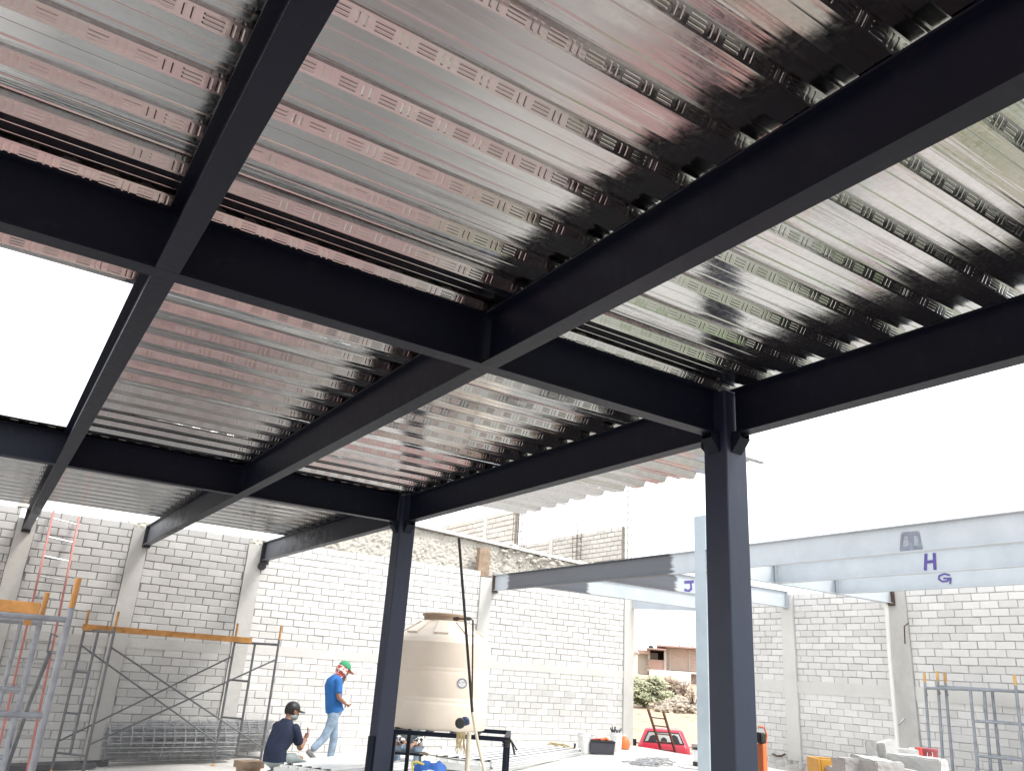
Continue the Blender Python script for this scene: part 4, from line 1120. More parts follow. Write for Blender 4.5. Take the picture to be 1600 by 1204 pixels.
# black hand grinder by the first bucket, yellow hoses
p = on_floor(900, 1178)
t = thing('power_tool', 'small dark hand tool lying left of the first white bucket', 'tool', p)
m = MB(); m.tube([p + Vector((-.12, 0, .05)), p + Vector((.02, 0, .06)), p + Vector((.08, 0, .06))], [.035, .045, .05], 12); m.build('body', M['black'], t, smooth=True)
m = MB(); m.tube([p + Vector((-.05, 0, .06)), p + Vector((-.03, 0, .2))], .02, 8); m.build('grip', M['black'], t, smooth=True)
m = MB(); rg = random.Random(8)
for i in range(4):
    m.tube([on_floor(862 + 9 * k, 1168 + k * 1.2) + Vector((0, .05 * i, .06 + .04 * math.sin(k * .9 + i))) for k in range(5)], .014, 6)
tag(m.build('hose', M['straw'], smooth=True, loc=on_floor(880, 1170)), 'tangled yellow hose on the floor left of the white bucket', 'hose')
# wire tangle on the slab
m = MB(); rg = random.Random(9)
for i in range(15):
    c = on_floor(1018 + rg.uniform(-26, 26), 1193 + rg.uniform(-6, 5)); pts = []
    a0 = rg.uniform(0, 6.28); rx = rg.uniform(.10, .30)
    for k in range(14):
        a = a0 + k * .55; pts.append(c + Vector((rx * math.cos(a) + rg.uniform(-.04, .04), rx * .8 * math.sin(a) + rg.uniform(-.04, .04), .03 + .03 * rg.random())))
    m.tube(pts, .010, 5)
m.tube([on_floor(1060 + 8 * k, 1199 + k * 1.1 + rg.uniform(-1, 1)) + Vector((0, 0, .02)) for k in range(5)], .010, 5)
tag(m.build('wire_tangle', M['wire'], loc=on_floor(1018, 1194)), 'tangle of dark wire lying on the pale slab before the gateway', 'wire')
p = on_floor(1094, 1196)
t = thing('bucket', 'small white bucket with a black lid at the foot of the grey column', 'bucket', p)
m = MB(); m.lathe([(.10, 0), (.12, .2), (.12, .27)], p, 24); m.build('pail', M['white'], t, smooth=True)
m = MB(); m.lathe([(.13, .272), (.13, .31), (.10, .32)], p, 24); m.build('lid', M['black'], t, smooth=True)
m = MB(); m.lathe([(.125, -.0), (.135, .03), (.13, .07)], p, 24); m.build('base_ring', M['black'], t, smooth=True)
# orange upright tool right of the near column
p = at(1190, 1150, D=5.2); zf = floor_z(p.x)
t = thing('jack', 'tall orange tool with black grip and looped handle right of the near column', 'tool', (p.x, p.y, zf))
m = MB(); bx = Vector((p.x, p.y, 0)); z1 = at(1190, 1160, D=5.2).z
m.bar(bx + Vector((0, 0, zf)), bx + Vector((0, 0, z1)), .05, .045); m.build('body', M['orange_p'], t, bevel=.01)
m = MB(); m.bar(bx + Vector((-.012, 0, z1)), bx + Vector((-.012, 0, z1 + .065)), .06, .05); m.build('grip', M['black'], t, bevel=.012)
m = MB(); m.tube([bx + dR * .022 + Vector((0, 0, z1 - .02)), bx + dR * .034 + Vector((0, 0, z1 + .05)), bx + dR * .02 + Vector((0, 0, z1 + .095)), bx - dR * .02 + Vector((0, 0, z1 + .10))], .006, 8); m.build('handle', M['orange_p'], t, smooth=True)
# red bucket with white digits behind the blocks
p = at(1447, 1167, D=8.6); p0 = Vector((p.x, p.y, p.z - .34))
t = thing('bucket', 'dark red bucket with white figures on it, in front of the leaning scaffold frames', 'bucket', p0)
m = MB(); m.lathe([(.09, 0), (.10, .01), (.108, .30), (.114, .302), (.114, .33), (.108, .335)], p0, 32); m.build('pail', M['red_b'], t, smooth=True)
def bk(px, py, rr=.1125):
    d = at(px, py, D=1); A_ = d.x ** 2 + d.y ** 2; B_ = -2 * (d.x * p0.x + d.y * p0.y); C_ = p0.x ** 2 + p0.y ** 2 - rr * rr
    disc = max(0, B_ * B_ - 4 * A_ * C_); return d * ((-B_ - math.sqrt(disc)) / (2 * A_))
m = MB()
for a, b, c, d in ((1449, 1175, 1449, 1181), (1454, 1174, 1457, 1175), (1457, 1175, 1457.5, 1181), (1457.5, 1181, 1453, 1181)):
    l = math.hypot(c - a, d - b); ux, uy = (c - a) / l * .5, (d - b) / l * .5; w2 = .7
    m.add([bk(a - ux - uy * w2 * 2 * .7, b - uy + ux * w2), bk(a - ux + uy * w2 * 2 * .7, b - uy - ux * w2), bk(c + ux + uy * w2 * 2 * .7, d + uy - ux * w2), bk(c + ux - uy * w2 * 2 * .7, d + uy + ux * w2)], [(0, 1, 2, 3)])
m.build('figure_print', M['white'], t)
fz_ = floor_z(p.x)
m = MB(); m.box((p.x, p.y, (p0.z + fz_) / 2), (.34, .30, p0.z - fz_ - .002), .3); tag(m.build('concrete_block', M['brick_block'], bevel=.01, loc=(p.x, p.y, fz_)), 'upright concrete block under the dark red bucket', 'block')
p = at(1432, 1165, D=8.9); m = MB(); m.box((p.x, p.y, p.z - .1), (.12, .12, .16), ang); m.box((p.x, p.y, (p.z - .182 + floor_z(p.x)) / 2), (.13, .13, p.z - .184 - floor_z(p.x)), ang)
tag(m.build('white_box', M['white'], bevel=.004, loc=p), 'bright white box just left of the dark red bucket', 'box')
p = at(1436.5, 1175, D=8.4); m = MB(); m.tube([p + Vector((0, 0, -.06)), p + Vector((0, 0, .05))], .03, 14); m.tube([Vector((p.x, p.y, floor_z(p.x))), p + Vector((0, 0, -.0605))], .02, 10)
tag(m.build('handle_grip', M['red_p'], smooth=True, loc=p), 'short bright red upright grip between the white box and the dark red bucket', 'tool')

# bench, cloth and bits by the tank stand
c = at(634, 1173, D=11.4); fz_ = floor_z(c.x)
t = thing('bench', 'small dark work bench in front of the crouching man behind the tank stand', 'bench', (c.x, c.y, fz_))
m = MB(); m.box((c.x, c.y, c.z - .02), (.52, .26, .035), ang); m.build('bench_top', M['enamel'], t, bevel=.003)
for sx in (-1, 1):
    for sy in (-1, 1):
        m = MB(); a = c + dR * sx * .21 + dF * sy * .09; m.tube([a + Vector((0, 0, -.04)), Vector((a.x, a.y, fz_)) + dR * sx * .05], .012, 8); m.build('leg', M['tube'], t, smooth=True)
q = at(672, 1199, D=8.9)
bm_ = bmesh.new(); bmesh.ops.create_grid(bm_, x_segments=22, y_segments=16, size=.5)
vs = []
for v in bm_.verts:
    x, y = v.co.x, v.co.y; h = .11 + .06 * noise.noise(Vector((x * 3.5, y * 3.5, 1))) + .10 * max(0, x) ; rr = math.hypot(x, y); 
    vs.append(q + dR * x * .36 + dF * y * .3 + Vector((0, 0, h * (1 - min(1, rr * 1.5) ** 3) * 1.3 + .018 * noise.noise(Vector((x * 9, y * 9, 7))) - .09)))
bm_.verts.index_update(); m = MB(); m.add(vs, [[v.index for v in f.verts] for f in bm_.faces]); bm_.free()
o = m.build('tarp', M['bluecloth'], smooth=True, loc=q); tag(o, 'crumpled bright blue tarp under the tank stand', 'tarp')
m = MB(); mx_ = Vector((q.x + .02, q.y, (q.z - .10 + floor_z(q.x)) / 2)); m.box(mx_, (.42, .34, q.z - .10 - floor_z(q.x)), ang); tag(m.build('box', M['dark_box'], bevel=.02, loc=mx_), 'dark box under the crumpled blue tarp', 'box')
m = MB(); a = at(644, 1190, D=8.7); m.tube([at(645, 1206, D=8.7), a, at(650, 1189, D=8.75), at(662, 1193, D=8.8)], .012, 8)
a2 = at(645, 1206, D=8.7); m.tube([a2, Vector((a2.x, a2.y, floor_z(a2.x)))], .012, 8)
tag(m.build('yellow_handle', M['tipyellow2'], smooth=True, loc=a), 'bent yellow tube handle left of the blue tarp', 'tool')
m = MB(); pts = [at(655, 1176.5, D=11.2), at(664, 1177, D=11.0), at(690, 1182, D=10.5), at(712, 1186, D=10.1), at(731, 1188, D=9.65)]
m.tube(pts, .007, 6); m.tube([at(662, 1175.5, D=11.0), at(668, 1178, D=10.95)], .022, 8)
tag(m.build('cord', M['rope'], smooth=True, loc=pts[0]), 'thin taut cord from the work bench to the cream pipe', 'cord')

# ------------------------------------------------------------------ pickup truck beyond the gateway
tc = at(1037, 1139, D=25.0); gz = -2.95
yaw_t = math.atan2(gdir.y, gdir.x) - R(90)
truck = thing('pickup_truck', 'red pickup truck seen from behind, parked below the gateway', 'truck', (tc.x, tc.y, gz))
TM = Matrix.Translation((tc.x, tc.y, gz)) @ Matrix.Rotation(yaw_t, 4, 'Z')
def T(x, y, z): return TM @ Vector((x, y, z))
HZ = tc.z - gz
def ring(pts): return [T(*p) for p in pts]
def loft(mb, rings):
    n = len(rings[0]); vs = [v for r in rings for v in r]
    fs = [(i * n + k, i * n + (k + 1) % n, (i + 1) * n + (k + 1) % n, (i + 1) * n + k) for i in range(len(rings) - 1) for k in range(n)]
    fs += [tuple(range(n))[::-1], tuple((len(rings) - 1) * n + k for k in range(n))]
    mb.add(vs, fs)
m = MB()   # cab: rings go upward
def rr(w, y0, y1, z, c=.12): return [(-w + c, y0, z), (w - c, y0, z), (w, y0 + c, z), (w, y1 - c, z), (w - c, y1, z), (-w + c, y1, z), (-w, y1 - c, z), (-w, y0 + c, z)]
loft(m, [ring(rr(.80, 0, 1.55, .45)), ring(rr(.83, 0, 1.55, .8)), ring(rr(.80, 0.0, 1.6, HZ - .50)), ring(rr(.76, .04, 1.45, HZ - .42)), ring(rr(.60, .16, 1.05, HZ - .05)), ring(rr(.54, .22, .95, HZ))])
loft(m, [ring(rr(.80, 1.5, 2.9, .45)), ring(rr(.80, 1.5, 2.9, .95)), ring(rr(.70, 1.5, 2.8, 1.05))])
m.build('body', M['red_car'], truck, bevel=.03, smooth=True)
m = MB()   # bed
for sx in (-1, 1): m.hexa([T(sx * .83 - .05, -1.9, .5), T(sx * .83 + .05, -1.9, .5), T(sx * .83 + .05, -.03, .5), T(sx * .83 - .05, -.03, .5), T(sx * .82 - .05, -1.9, HZ - .62), T(sx * .82 + .05, -1.9, HZ - .62), T(sx * .82 + .05, -.03, HZ - .58), T(sx * .82 - .05, -.03, HZ - .58)])
m.hexa([T(-.77, -1.8, .55), T(.77, -1.8, .55), T(.77, -.03, .55), T(-.77, -.03, .55), T(-.77, -1.8, .6), T(.77, -1.8, .6), T(.77, -.03, .6), T(-.77, -.03, .6)])
m.build('bed', M['red_car'], truck, bevel=.02)
m = MB(); m.hexa([T(-.77, -1.92, .55), T(.77, -1.92, .55), T(.77, -1.85, .55), T(-.77, -1.85, .55), T(-.77, -1.92, HZ - .64), T(.77, -1.92, HZ - .64), T(.77, -1.85, HZ - .64), T(-.77, -1.85, HZ - .64)]); m.build('tailgate', M['red_car'], truck, bevel=.015)
# rear window on the sloped cab back
def cabback(u, h, off=0):   # h 0..1 between belt and roof
    z = HZ - .42 + .37 * h; y = .04 + .12 * h; w = .76 - .16 * h
    return T(u * (w - .11), y - off, z)
m = MB(); m.add([cabback(-1, .06, .012), cabback(1, .06, .012), cabback(.97, .93, .012), cabback(-.97, .93, .012)], [(0, 1, 2, 3)]); wf_ = m.build('window_seal', M['black'], truck)
m = MB(); m.add([cabback(-.92, .15, .018), cabback(.92, .15, .018), cabback(.89, .84, .018), cabback(-.89, .84, .018)], [(0, 1, 2, 3)]); m.build('pane', M['glassl'], wf_)
m = MB()
for u0, u1, h1 in ((-.78, -.36, .55), (-.16, .18, .42), (.38, .80, .66)):
    m.add([cabback(u0, .16, .024), cabback(u1, .16, .024), cabback(u1 - .03, h1, .024), cabback((u0 + u1) / 2, h1 + .12, .024), cabback(u0 + .03, h1, .024)], [(0, 1, 2, 3, 4)])
m.build('seat_back', M['seat'], truck)
for sx in (-1, 1):
    m = MB(); c = T(sx * .98, 1.15, HZ - .50); m.box(c, (.20, .08, .20), yaw_t); m.tube([T(sx * .80, 1.2, HZ - .52), c], .02, 8); mo = m.build('mirror', M['chrome'] if sx > 0 else M['black'], truck, bevel=.03)
    m = MB(); m.hexa([T(sx * .83 - .055, -1.93, .75), T(sx * .83 + .055, -1.93, .75), T(sx * .83 + .055, -1.895, .75), T(sx * .83 - .055, -1.895, .75), T(sx * .83 - .055, -1.93, .95), T(sx * .83 + .055, -1.93, .95), T(sx * .83 + .055, -1.895, .95), T(sx * .83 - .055, -1.895, .95)]); m.build('tail_lamp', M['lamp_red'], truck)
    for y in (-1.2, 2.1):
        ax3 = (TM.to_3x3() @ Vector((1, 0, 0))); qq = ax3.to_track_quat('Z', 'Y').to_matrix()
        m = MB(); m.lathe([(.2, -.10), (.32, -.095), (.34, -.07), (.34, .07), (.32, .095), (.2, .10)], T(sx * .74, y, .34), 28, axis=qq); wh = m.build('wheel', M['tyre'], truck, smooth=True)
        m = MB(); m.lathe([(.05, -.105), (.19, -.102), (.19, .102), (.05, .105)], T(sx * .74, y, .34), 20, axis=qq); m.build('rim', M['chrome'], wh, smooth=True)
m = MB(); m.hexa([T(-.8, -2.05, .42), T(.8, -2.05, .42), T(.8, -1.95, .42), T(-.8, -1.95, .42), T(-.8, -2.05, .56), T(.8, -2.05, .56), T(.8, -1.95, .56), T(-.8, -1.95, .56)]); m.build('bumper', M['chrome'], truck, bevel=.02)
# ladder standing in the truck bed
la, lb_ = at(1012.5, 1107, D=23.9), at(1036, 1110, D=23.9); lc, ld = at(1033, 1171, D=24.3), at(1055, 1173, D=24.3)
dn = (lc - la).normalized(); ext = (lc.z - (gz + .62)) / -dn.z; lc = lc + dn * max(0, ext); ld = ld + (ld - lb_).normalized() * max(0, ext)
t = thing('ladder', 'dark rusty ladder sticking up out of the bed of the red pickup', 'ladder', (lc + ld) / 2)
for a, b in ((la, lc), (lb_, ld)):
    m = MB(); m.bar(a, b, .055, .055, up=(0, -1, .1)); m.build('rail', M['rebar'], t)
for k in range(6):
    f = .16 + k * .19 - (.0); a = la.lerp(lc, f * .72 + .02); b = lb_.lerp(ld, f * .72 + .02); m = MB(); m.tube([a, b], .018, 6); m.build('rung', M['rebar'], t)

# ------------------------------------------------------------------ hillside: houses, shrubs, stones
def quad_wall(mb, pxl, pxr, pyt, pyb, D, depth=6, dz=0):
    """box whose front face spans the given image columns at depth D, built square to the view line"""
    a = at(pxl, pyb, D=D); b = at(pxr, pyb, D=D); t_ = at((pxl + pxr) / 2, pyt, D=D)
    z0, z1 = (a.z + b.z) / 2 - dz, t_.z
    bk_ = gdir * depth
    P = [Vector((a.x, a.y, z0)), Vector((b.x, b.y, z0)), Vector((b.x, b.y, z0)) + bk_, Vector((a.x, a.y, z0)) + bk_]
    mb.hexa(P + [Vector((p.x, p.y, z1)) for p in P]); return P, z0, z1
t = thing('brick_house', 'two storey red brick house with a dark open balcony on the hill', 'house', at(1045, 1062, D=95))
m = MB(); quad_wall(m, 1041, 1112, 1013, 1048, 95, 8); m.build('wall', M['hbrick'], t)
m = MB(); quad_wall(m, 1080, 1112, 1048.2, 1085, 95, 8); m.build('wall', M['hbrick'], t)
m = MB(); quad_wall(m, 1013, 1040.8, 1030, 1047, 94.5, .3); m.build('parapet', M['houseb'], t)
m = MB(); quad_wall(m, 1013, 1040.8, 1014.5, 1047, 97.5, 5); m.build('balcony_recess_shade', M['dark'], t)  # solid near-black box; the recess's shade is put into its colour
for q_ in ((1012, 1015.5, 1014, 1047, 94.6, 2.8), (1037.5, 1040.8, 1013, 1047, 94.4, .3), (1046, 1048, 1013.5, 1047.5, 94.95, .1), (1076.5, 1078.5, 1013.5, 1047.5, 94.95, .1)):
    m = MB(); quad_wall(m, *q_); m.build('concrete_column', M['housew'], t)
m = MB(); quad_wall(m, 996, 1012, 1021, 1052, 95, 7); m.build('wall', M['housew'], t)
m = MB(); quad_wall(m, 996, 1015, 1014.8, 1020.8, 94.7, 7); m.build('roof_edge', M['houseb'], t)
for q_ in ((1010, 1041, 1012, 1014.3, 94.2, 6), (1026, 1112, 1009.5, 1011.9, 94.6, 9)): m = MB(); quad_wall(m, *q_); m.build('roof', M['houseb'], t)
m = MB(); quad_wall(m, 1016, 1028, 1019, 1030, 97.2, .2); m.build('pale_wall_panel', M['housew'], t)  # pale panel at the back of the balcony
for q_ in ((1060, 1063, 1001, 1010, 95.5, .25), (1080.5, 1083.5, 1007, 1010, 95.5, .25)): m = MB(); quad_wall(m, *q_); m.build('chimney', M['conc_d'], t)
m = MB(); quad_wall(m, 1012, 1092, 1047.2, 1050.2, 94.2, 1.0); m.build('ledge', M['housewh'], t)
a = at(1017, 1014, D=94.5); t2 = thing('roof_tank', 'small black water tank on the roof of the brick house', 'water tank', a)
m = MB(); m.lathe([(.27, 0), (.29, .05), (.29, .32), (.2, .42), (.08, .45)], a, 20); m.build('tank_body', M['black'], t2, smooth=True)
m = MB(); a = at(1031.5, 1010, D=95); b = at(1030.5, 962, D=95); m.tube([a, b], [.045, .02], 6); tag(m.build('antenna_mast', M['tube_l'], loc=a), 'thin mast rising above the brick house', 'mast')
m = MB(); quad_wall(m, 984, 994, 1019, 1062, 90, 4); t3 = thing('small_house', 'small white building at the left of the brick house', 'house', at(989, 1062, D=90)); m.build('wall', M['housewh'], t3)
m = MB(); quad_wall(m, 982, 996.5, 1016, 1018.8, 89.6, 5); m.build('roof', M['conc_d'], t3)
m = MB(); quad_wall(m, 1056, 1080, 1048, 1082, 92, 1); tag(m.build('white_wall', M['housewh'], loc=at(1068, 1082, D=92)), 'rounded white wall below the brick house', 'wall')
m = MB(); a = at(1014, 1074, D=70); b = at(1014, 1040, D=70); m.tube([a, b], .05, 6); m.tube([at(1005.5, 1041.5, D=70), at(1018, 1041, D=70)], .04, 5); tag(m.build('utility_pole', M['wood'], loc=a), 'short wooden pole with a crossbar rising from the green shrub', 'pole')

def shrub(label, px, pyb, D, w, h, nl, mat, seed, dens=1, nm='shrub', lean=0, trunk=True, leaf=.16):
    rg = random.Random(seed); c = at(px, pyb, D=D); c.z = terrain(c.x, c.y) - .05
    t = thing(nm, label, 'shrub', c); tm = MB(); lm = MB()
    tips = []
    for i in range(int(22 * dens)):
        a = rg.uniform(0, 6.28); sp = rg.uniform(.1, 1) ** .6; tip = c + Vector((math.cos(a) * w / 2 * sp, math.sin(a) * w / 2 * sp * .8, h * rg.uniform(.12, 1.0) * (1 - .3 * sp * sp)))
        md_ = c.lerp(tip, .5) + Vector((rg.uniform(-.1, .1), rg.uniform(-.1, .1), h * .12)); tm.tube([c + Vector((rg.uniform(-.1, .1), 0, 0)), md_, tip], [.04, .025, .008], 4); tips.append((md_, tip))
        for k in range(3):
            q = md_.lerp(tip, rg.random()) ; e_ = q + Vector((rg.gauss(0, w * .12), rg.gauss(0, w * .1), rg.gauss(h * .06, h * .08))); tm.tube([q, e_], [.015, .005], 3); tips.append((q, e_))
    for i in range(nl):
        a, b = rg.choice(tips); q = a.lerp(b, rg.uniform(.35, 1.1)) + Vector((rg.gauss(0, .14), rg.gauss(0, .14), rg.gauss(0, .12)))
        if q.z < c.z + .05: q.z = c.z + rg.uniform(.05, .4)
        s = leaf * rg.uniform(.5, 1.3); u = Vector((rg.gauss(0, 1), rg.gauss(0, 1), rg.gauss(0, 1))).normalized(); v = u.orthogonal().normalized()
        hgt = (q.z - c.z) / h
        lm.add([q - u * s, q + v * s * .45, q + u * s, q - v * s * .45], [(0, 1, 2, 3)], 0, max(0, min(1, hgt * .7 + rg.uniform(-.2, .35))))
    tm.build('trunk', M['rebar'] if not mat == 'leaf' else M['wood'], t); lm.build('crown', M[mat], t)
shrub('large green shrub on the slope left of the white wall', 1008, 1096, 54, 3.0, 2.35, 3800, 'leaf', 1)
shrub('lower green shrub spreading at the right of the large one', 1036, 1092, 58, 1.5, 1.0, 900, 'leaf', 2)
shrub('brownish bush growing above the stone heap', 1053, 1080, 70, 2.4, 1.5, 700, 'leaf_dry', 3)
shrub('bare dry bush standing against the white wall', 1067, 1078, 66, 1.7, 1.7, 260, 'leaf_dry', 4, leaf=.1)
shrub('tall bare bush on the right of the stone heap', 1083, 1108, 52, 1.5, 1.9, 160, 'leaf_dry', 5, leaf=.08)
m = MB(); rg = random.Random(21)
for i in range(900):
    px = rg.uniform(1024, 1098); D_ = rg.uniform(51, 56); py = 1094; c = at(px, py, D=D_); k = rg.random()
    c.z = terrain(c.x, c.y) + .0 + .85 * (1 - abs((px - 1062) / 48)) * k * .8; s = rg.uniform(.05, .15)
    bm_ = bmesh.new(); bmesh.ops.create_icosphere(bm_, subdivisions=1, radius=s)
    vs = [c + Vector((v.co.x * 1.4, v.co.y, v.co.z * .8)) * (1 + .4 * noise.noise(v.co * 9 + Vector((i, 0, 0)))) for v in bm_.verts]
    bm_.verts.index_update(); m.add(vs, [[v.index for v in f.verts] for f in bm_.faces], 0, rg.random()); bm_.free()
tag(m.build('stones', M['stone_d']), 'heap of pale field stones below the shrubs on the slope', 'stones', kind='stuff')

# ------------------------------------------------------------------ people
def skin_eval(verts, radii, edges, root=0, sub=2):
    me = bpy.data.meshes.new('tmp'); me.from_pydata([Vector(v) for v in verts], edges, []); o = bpy.data.objects.new('tmp', me); col.objects.link(o)
    md = o.modifiers.new('s', 'SKIN'); md.use_smooth_shade = True
    if not me.skin_vertices: 
        bpy.context.view_layer.objects.active = o; me.skin_vertices
    sv = me.skin_vertices[0].data
    for i, r in enumerate(radii): sv[i].radius = (r, r) if not isinstance(r, tuple) else r; sv[i].use_root = (i == root)
    ss = o.modifiers.new('u', 'SUBSURF'); ss.levels = sub; ss.render_levels = sub
    dg = bpy.context.evaluated_depsgraph_get(); ev = o.evaluated_get(dg); m2 = ev.to_mesh()
    V_ = [v.co.copy() for v in m2.vertices]; F_ = [tuple(p.vertices) for p in m2.polygons]
    ev.to_mesh_clear(); bpy.data.objects.remove(o); bpy.data.meshes.remove(me)
    return V_, F_
def limb(mb, pts, rad, sub=2, mi=0):
    V_, F_ = skin_eval(pts, rad, [(i, i + 1) for i in range(len(pts) - 1)], len(pts) // 2, sub); mb.add(V_, F_, mi)
def hand(mb, w, d, n, curl=.3, s=1.0):
    """w wrist point, d direction of the hand, n palm normal"""
    w = Vector(w); d = Vector(d).normalized(); n = Vector(n); n = (n - d * n.dot(d)).normalized(); sd = d.cross(n)
    limb(mb, [w - d * .02, w + d * .03 * s, w + d * .075 * s], [(.024, .018), (.036, .017), (.038, .014)], 2)
    for k, (u, l) in enumerate(((-.030, .066), (-.010, .076), (.010, .072), (.028, .056))):
        b = w + d * .085 * s + sd * u * s; p1 = b + (d * math.cos(curl) + n * math.sin(curl)) * l * .45 * s; p2 = p1 + (d * math.cos(curl * 2.2) + n * math.sin(curl * 2.2)) * l * .5 * s
        limb(mb, [b - d * .02, b, p1, p2], [.010, .0095, .009, .0075], 1)
    b = w + d * .03 * s - sd * .034 * s; p1 = b + (d * .7 - sd * .7 + n * .3) * .035 * s; p2 = p1 + (d * .9 - sd * .2 + n * .4) * .03 * s
    limb(mb, [b + sd * .01, b, p1, p2], [.012, .012, .011, .009], 1)
def ellipsoid(mb, c, r, rot, n=16, m_=12, zlo=-1, mi=0, fn=None):
    vs = []; fs = []
    for j in range(m_ + 1):
        t = zlo + (1 - zlo) * j / m_; t = max(-1, min(1, t)); ph = math.asin(t); 
        for i in range(n):
            a = 2 * math.pi * i / n; v = Vector((math.cos(a) * math.cos(ph), math.sin(a) * math.cos(ph), t)); 
            if fn: v = fn(v)
            vs.append(Vector(c) + rot @ Vector((v.x * r[0], v.y * r[1], v.z * r[2])))
    for j in range(m_):
        for i in range(n): fs.append((j * n + i, j * n + (i + 1) % n, (j + 1) * n + (i + 1) % n, (j + 1) * n + i))
    fs.append(tuple(range(n))[::-1]); fs.append(tuple(m_ * n + i for i in range(n)))
    mb.add(vs, fs, mi)
def head(mb, c, rot):
    """c centre of skull; local +x is the face direction"""
    def shape(v):
        w = v.copy()
        if v.z < 0: w.x = v.x * (1 - .12 * -v.z) + .10 * -v.z * (1 if v.x > 0 else .3); w.y = v.y * (1 - .22 * -v.z)
        return w
    ellipsoid(mb, c, (.098, .076, .125), rot, 24, 18, fn=shape)
    R_ = lambda x, y, z: Vector(c) + rot @ Vector((x, y, z))
    limb(mb, [R_(.085, 0, .02), R_(.104, 0, -.012), R_(.116, 0, -.032), R_(.098, 0, -.044)], [.010, .012, .015, .012], 1)        # nose
    limb(mb, [R_(.090, -.022, -.068), R_(.100, 0, -.066), R_(.090, .022, -.068)], [.006, .009, .006], 1)                      # lips
    limb(mb, [R_(.082, -.04, .028), R_(.094, -.018, .032)], [.008, .008], 1); limb(mb, [R_(.082, .04, .028), R_(.094, .018, .032)], [.008, .008], 1)   # brows
    for s in (-1, 1): limb(mb, [R_(.0, s * .074, -.03), R_(-.008, s * .082, .0), R_(.0, s * .076, .025)], [.010, .014, .010], 1)  # ears
    for s in (-1, 1): ellipsoid(mb, R_(.081, s * .03, .008), (.012, .013, .011), rot, 10, 8)
def person(name_label, origin, yaw, J, shirt, trousers, sleeves, hd_rot, cap=None, brim=None, bandana=None, mask=None, vb=None, hands=None, shoes=None, sleeve_long=False, hs=1.0):
    """J: joints in local coordinates (x forward, y left, z up)"""
    root = thing('person', name_label, 'person', origin)
    J = {k: Vector(v) * hs for k, v in J.items()}
    Mx = Matrix.Translation(origin) @ Matrix.Rotation(yaw, 4, 'Z')
    W = {k: Mx @ Vector(v) for k, v in J.items()}
    R3 = Matrix.Rotation(yaw, 3, 'Z')
    hr = R3 @ hd_rot
    b = MB()
    ks = ['pelvis', 'waist', 'chest', 'neck', 'head', 'shR', 'elR', 'wrR', 'shL', 'elL', 'wrL', 'hipR', 'knR', 'anR', 'hipL', 'knL', 'anL']
    rad = {'pelvis': .075, 'waist': .07, 'chest': .078, 'neck': .052, 'head': .055, 'shR': .045, 'shL': .045, 'elR': .040, 'elL': .040, 'wrR': .026, 'wrL': .026, 'hipR': .06, 'hipL': .06, 'knR': .05, 'knL': .05, 'anR': .038, 'anL': .038}
    ed = [('pelvis', 'waist'), ('waist', 'chest'), ('chest', 'neck'), ('neck', 'head'), ('chest', 'shR'), ('shR', 'elR'), ('elR', 'wrR'), ('chest', 'shL'), ('shL', 'elL'), ('elL', 'wrL'), ('pelvis', 'hipR'), ('hipR', 'knR'), ('knR', 'anR'), ('pelvis', 'hipL'), ('hipL', 'knL'), ('knL', 'anL')]
    ix = {k: i for i, k in enumerate(ks)}
    V_, F_ = skin_eval([W[k] for k in ks], [rad[k] if not isinstance(rad[k], tuple) else tuple(q * .9 for q in rad[k]) for k in ks], [(ix[a], ix[c]) for a, c in ed], 0, 2)
    b.add(V_, F_)
    head(b, W['head'], hr)
    for s in 'RL':
        if hands and s in hands: d, n, cu = hands[s]; hand(b, W['wr' + s], R3 @ Vector(d), R3 @ Vector(n), cu)
        else:
            d = (W['wr' + s] - W['el' + s]).normalized(); hand(b, W['wr' + s], d, Vector((0, 0, -1)), .4)
    b.build('body', M['skin'], root, smooth=True)
    # shirt: lofted torso with two sleeves
    lat = R3 @ Vector((0, 1, 0))
    def loft_body(mb_, secs, n=28):
        vs = []; m_ = len(secs)
        for i, (c, w_, d_) in enumerate(secs):
            t = (secs[min(i + 1, m_ - 1)][0] - secs[max(i - 1, 0)][0]).normalized(); dp = lat.cross(t).normalized()
            for k in range(n):
                a = 2 * math.pi * k / n; ca, sa = math.cos(a), math.sin(a)
                v = c + lat * (abs(ca) ** .85 * (1 if ca > 0 else -1) * w_ * hs) + dp * (sa * d_ * hs)
                vs.append(v + noise.noise_vector(v * 8) * .010)
        fs = [(i * n + k, i * n + (k + 1) % n, (i + 1) * n + (k + 1) % n, (i + 1) * n + k) for i in range(m_ - 1) for k in range(n)]
        fs += [tuple(range(n))[::-1], tuple((m_ - 1) * n + k for k in range(n))]
        mb_.add(vs, fs)
    P0, P1, P2, P3 = W['pelvis'], W['waist'], W['chest'], W['neck']
    hem = P0 + (P0 - P1) * .25
    W['slR'] = W['shR'].lerp(W['elR'], 1.0 if sleeve_long else .80); W['slL'] = W['shL'].lerp(W['elL'], 1.0 if sleeve_long else .80); W['collar'] = P2.lerp(P3, .72)
    sb = MB()
    loft_body(sb, [(hem, .180, .142), (P0.lerp(P1, .4), .176, .138), (P1, .168, .130), (P1.lerp(P2, .5), .182, .135), (P2, .198, .138), (P2.lerp(P3, .38), .196, .122), (P2.lerp(P3, .62), .150, .100), (P2.lerp(P3, .82), .090, .080), (P2.lerp(P3, .95), .068, .068)])
    for q in 'RL': limb(sb, [W['sh' + q].lerp(P2, .25), W['sh' + q], W['sh' + q].lerp(W['sl' + q], .5), W['sl' + q]], [.070 * hs, .076 * hs, .070 * hs, .066 * hs])
    sb.build('shirt', M[shirt], root, smooth=True)
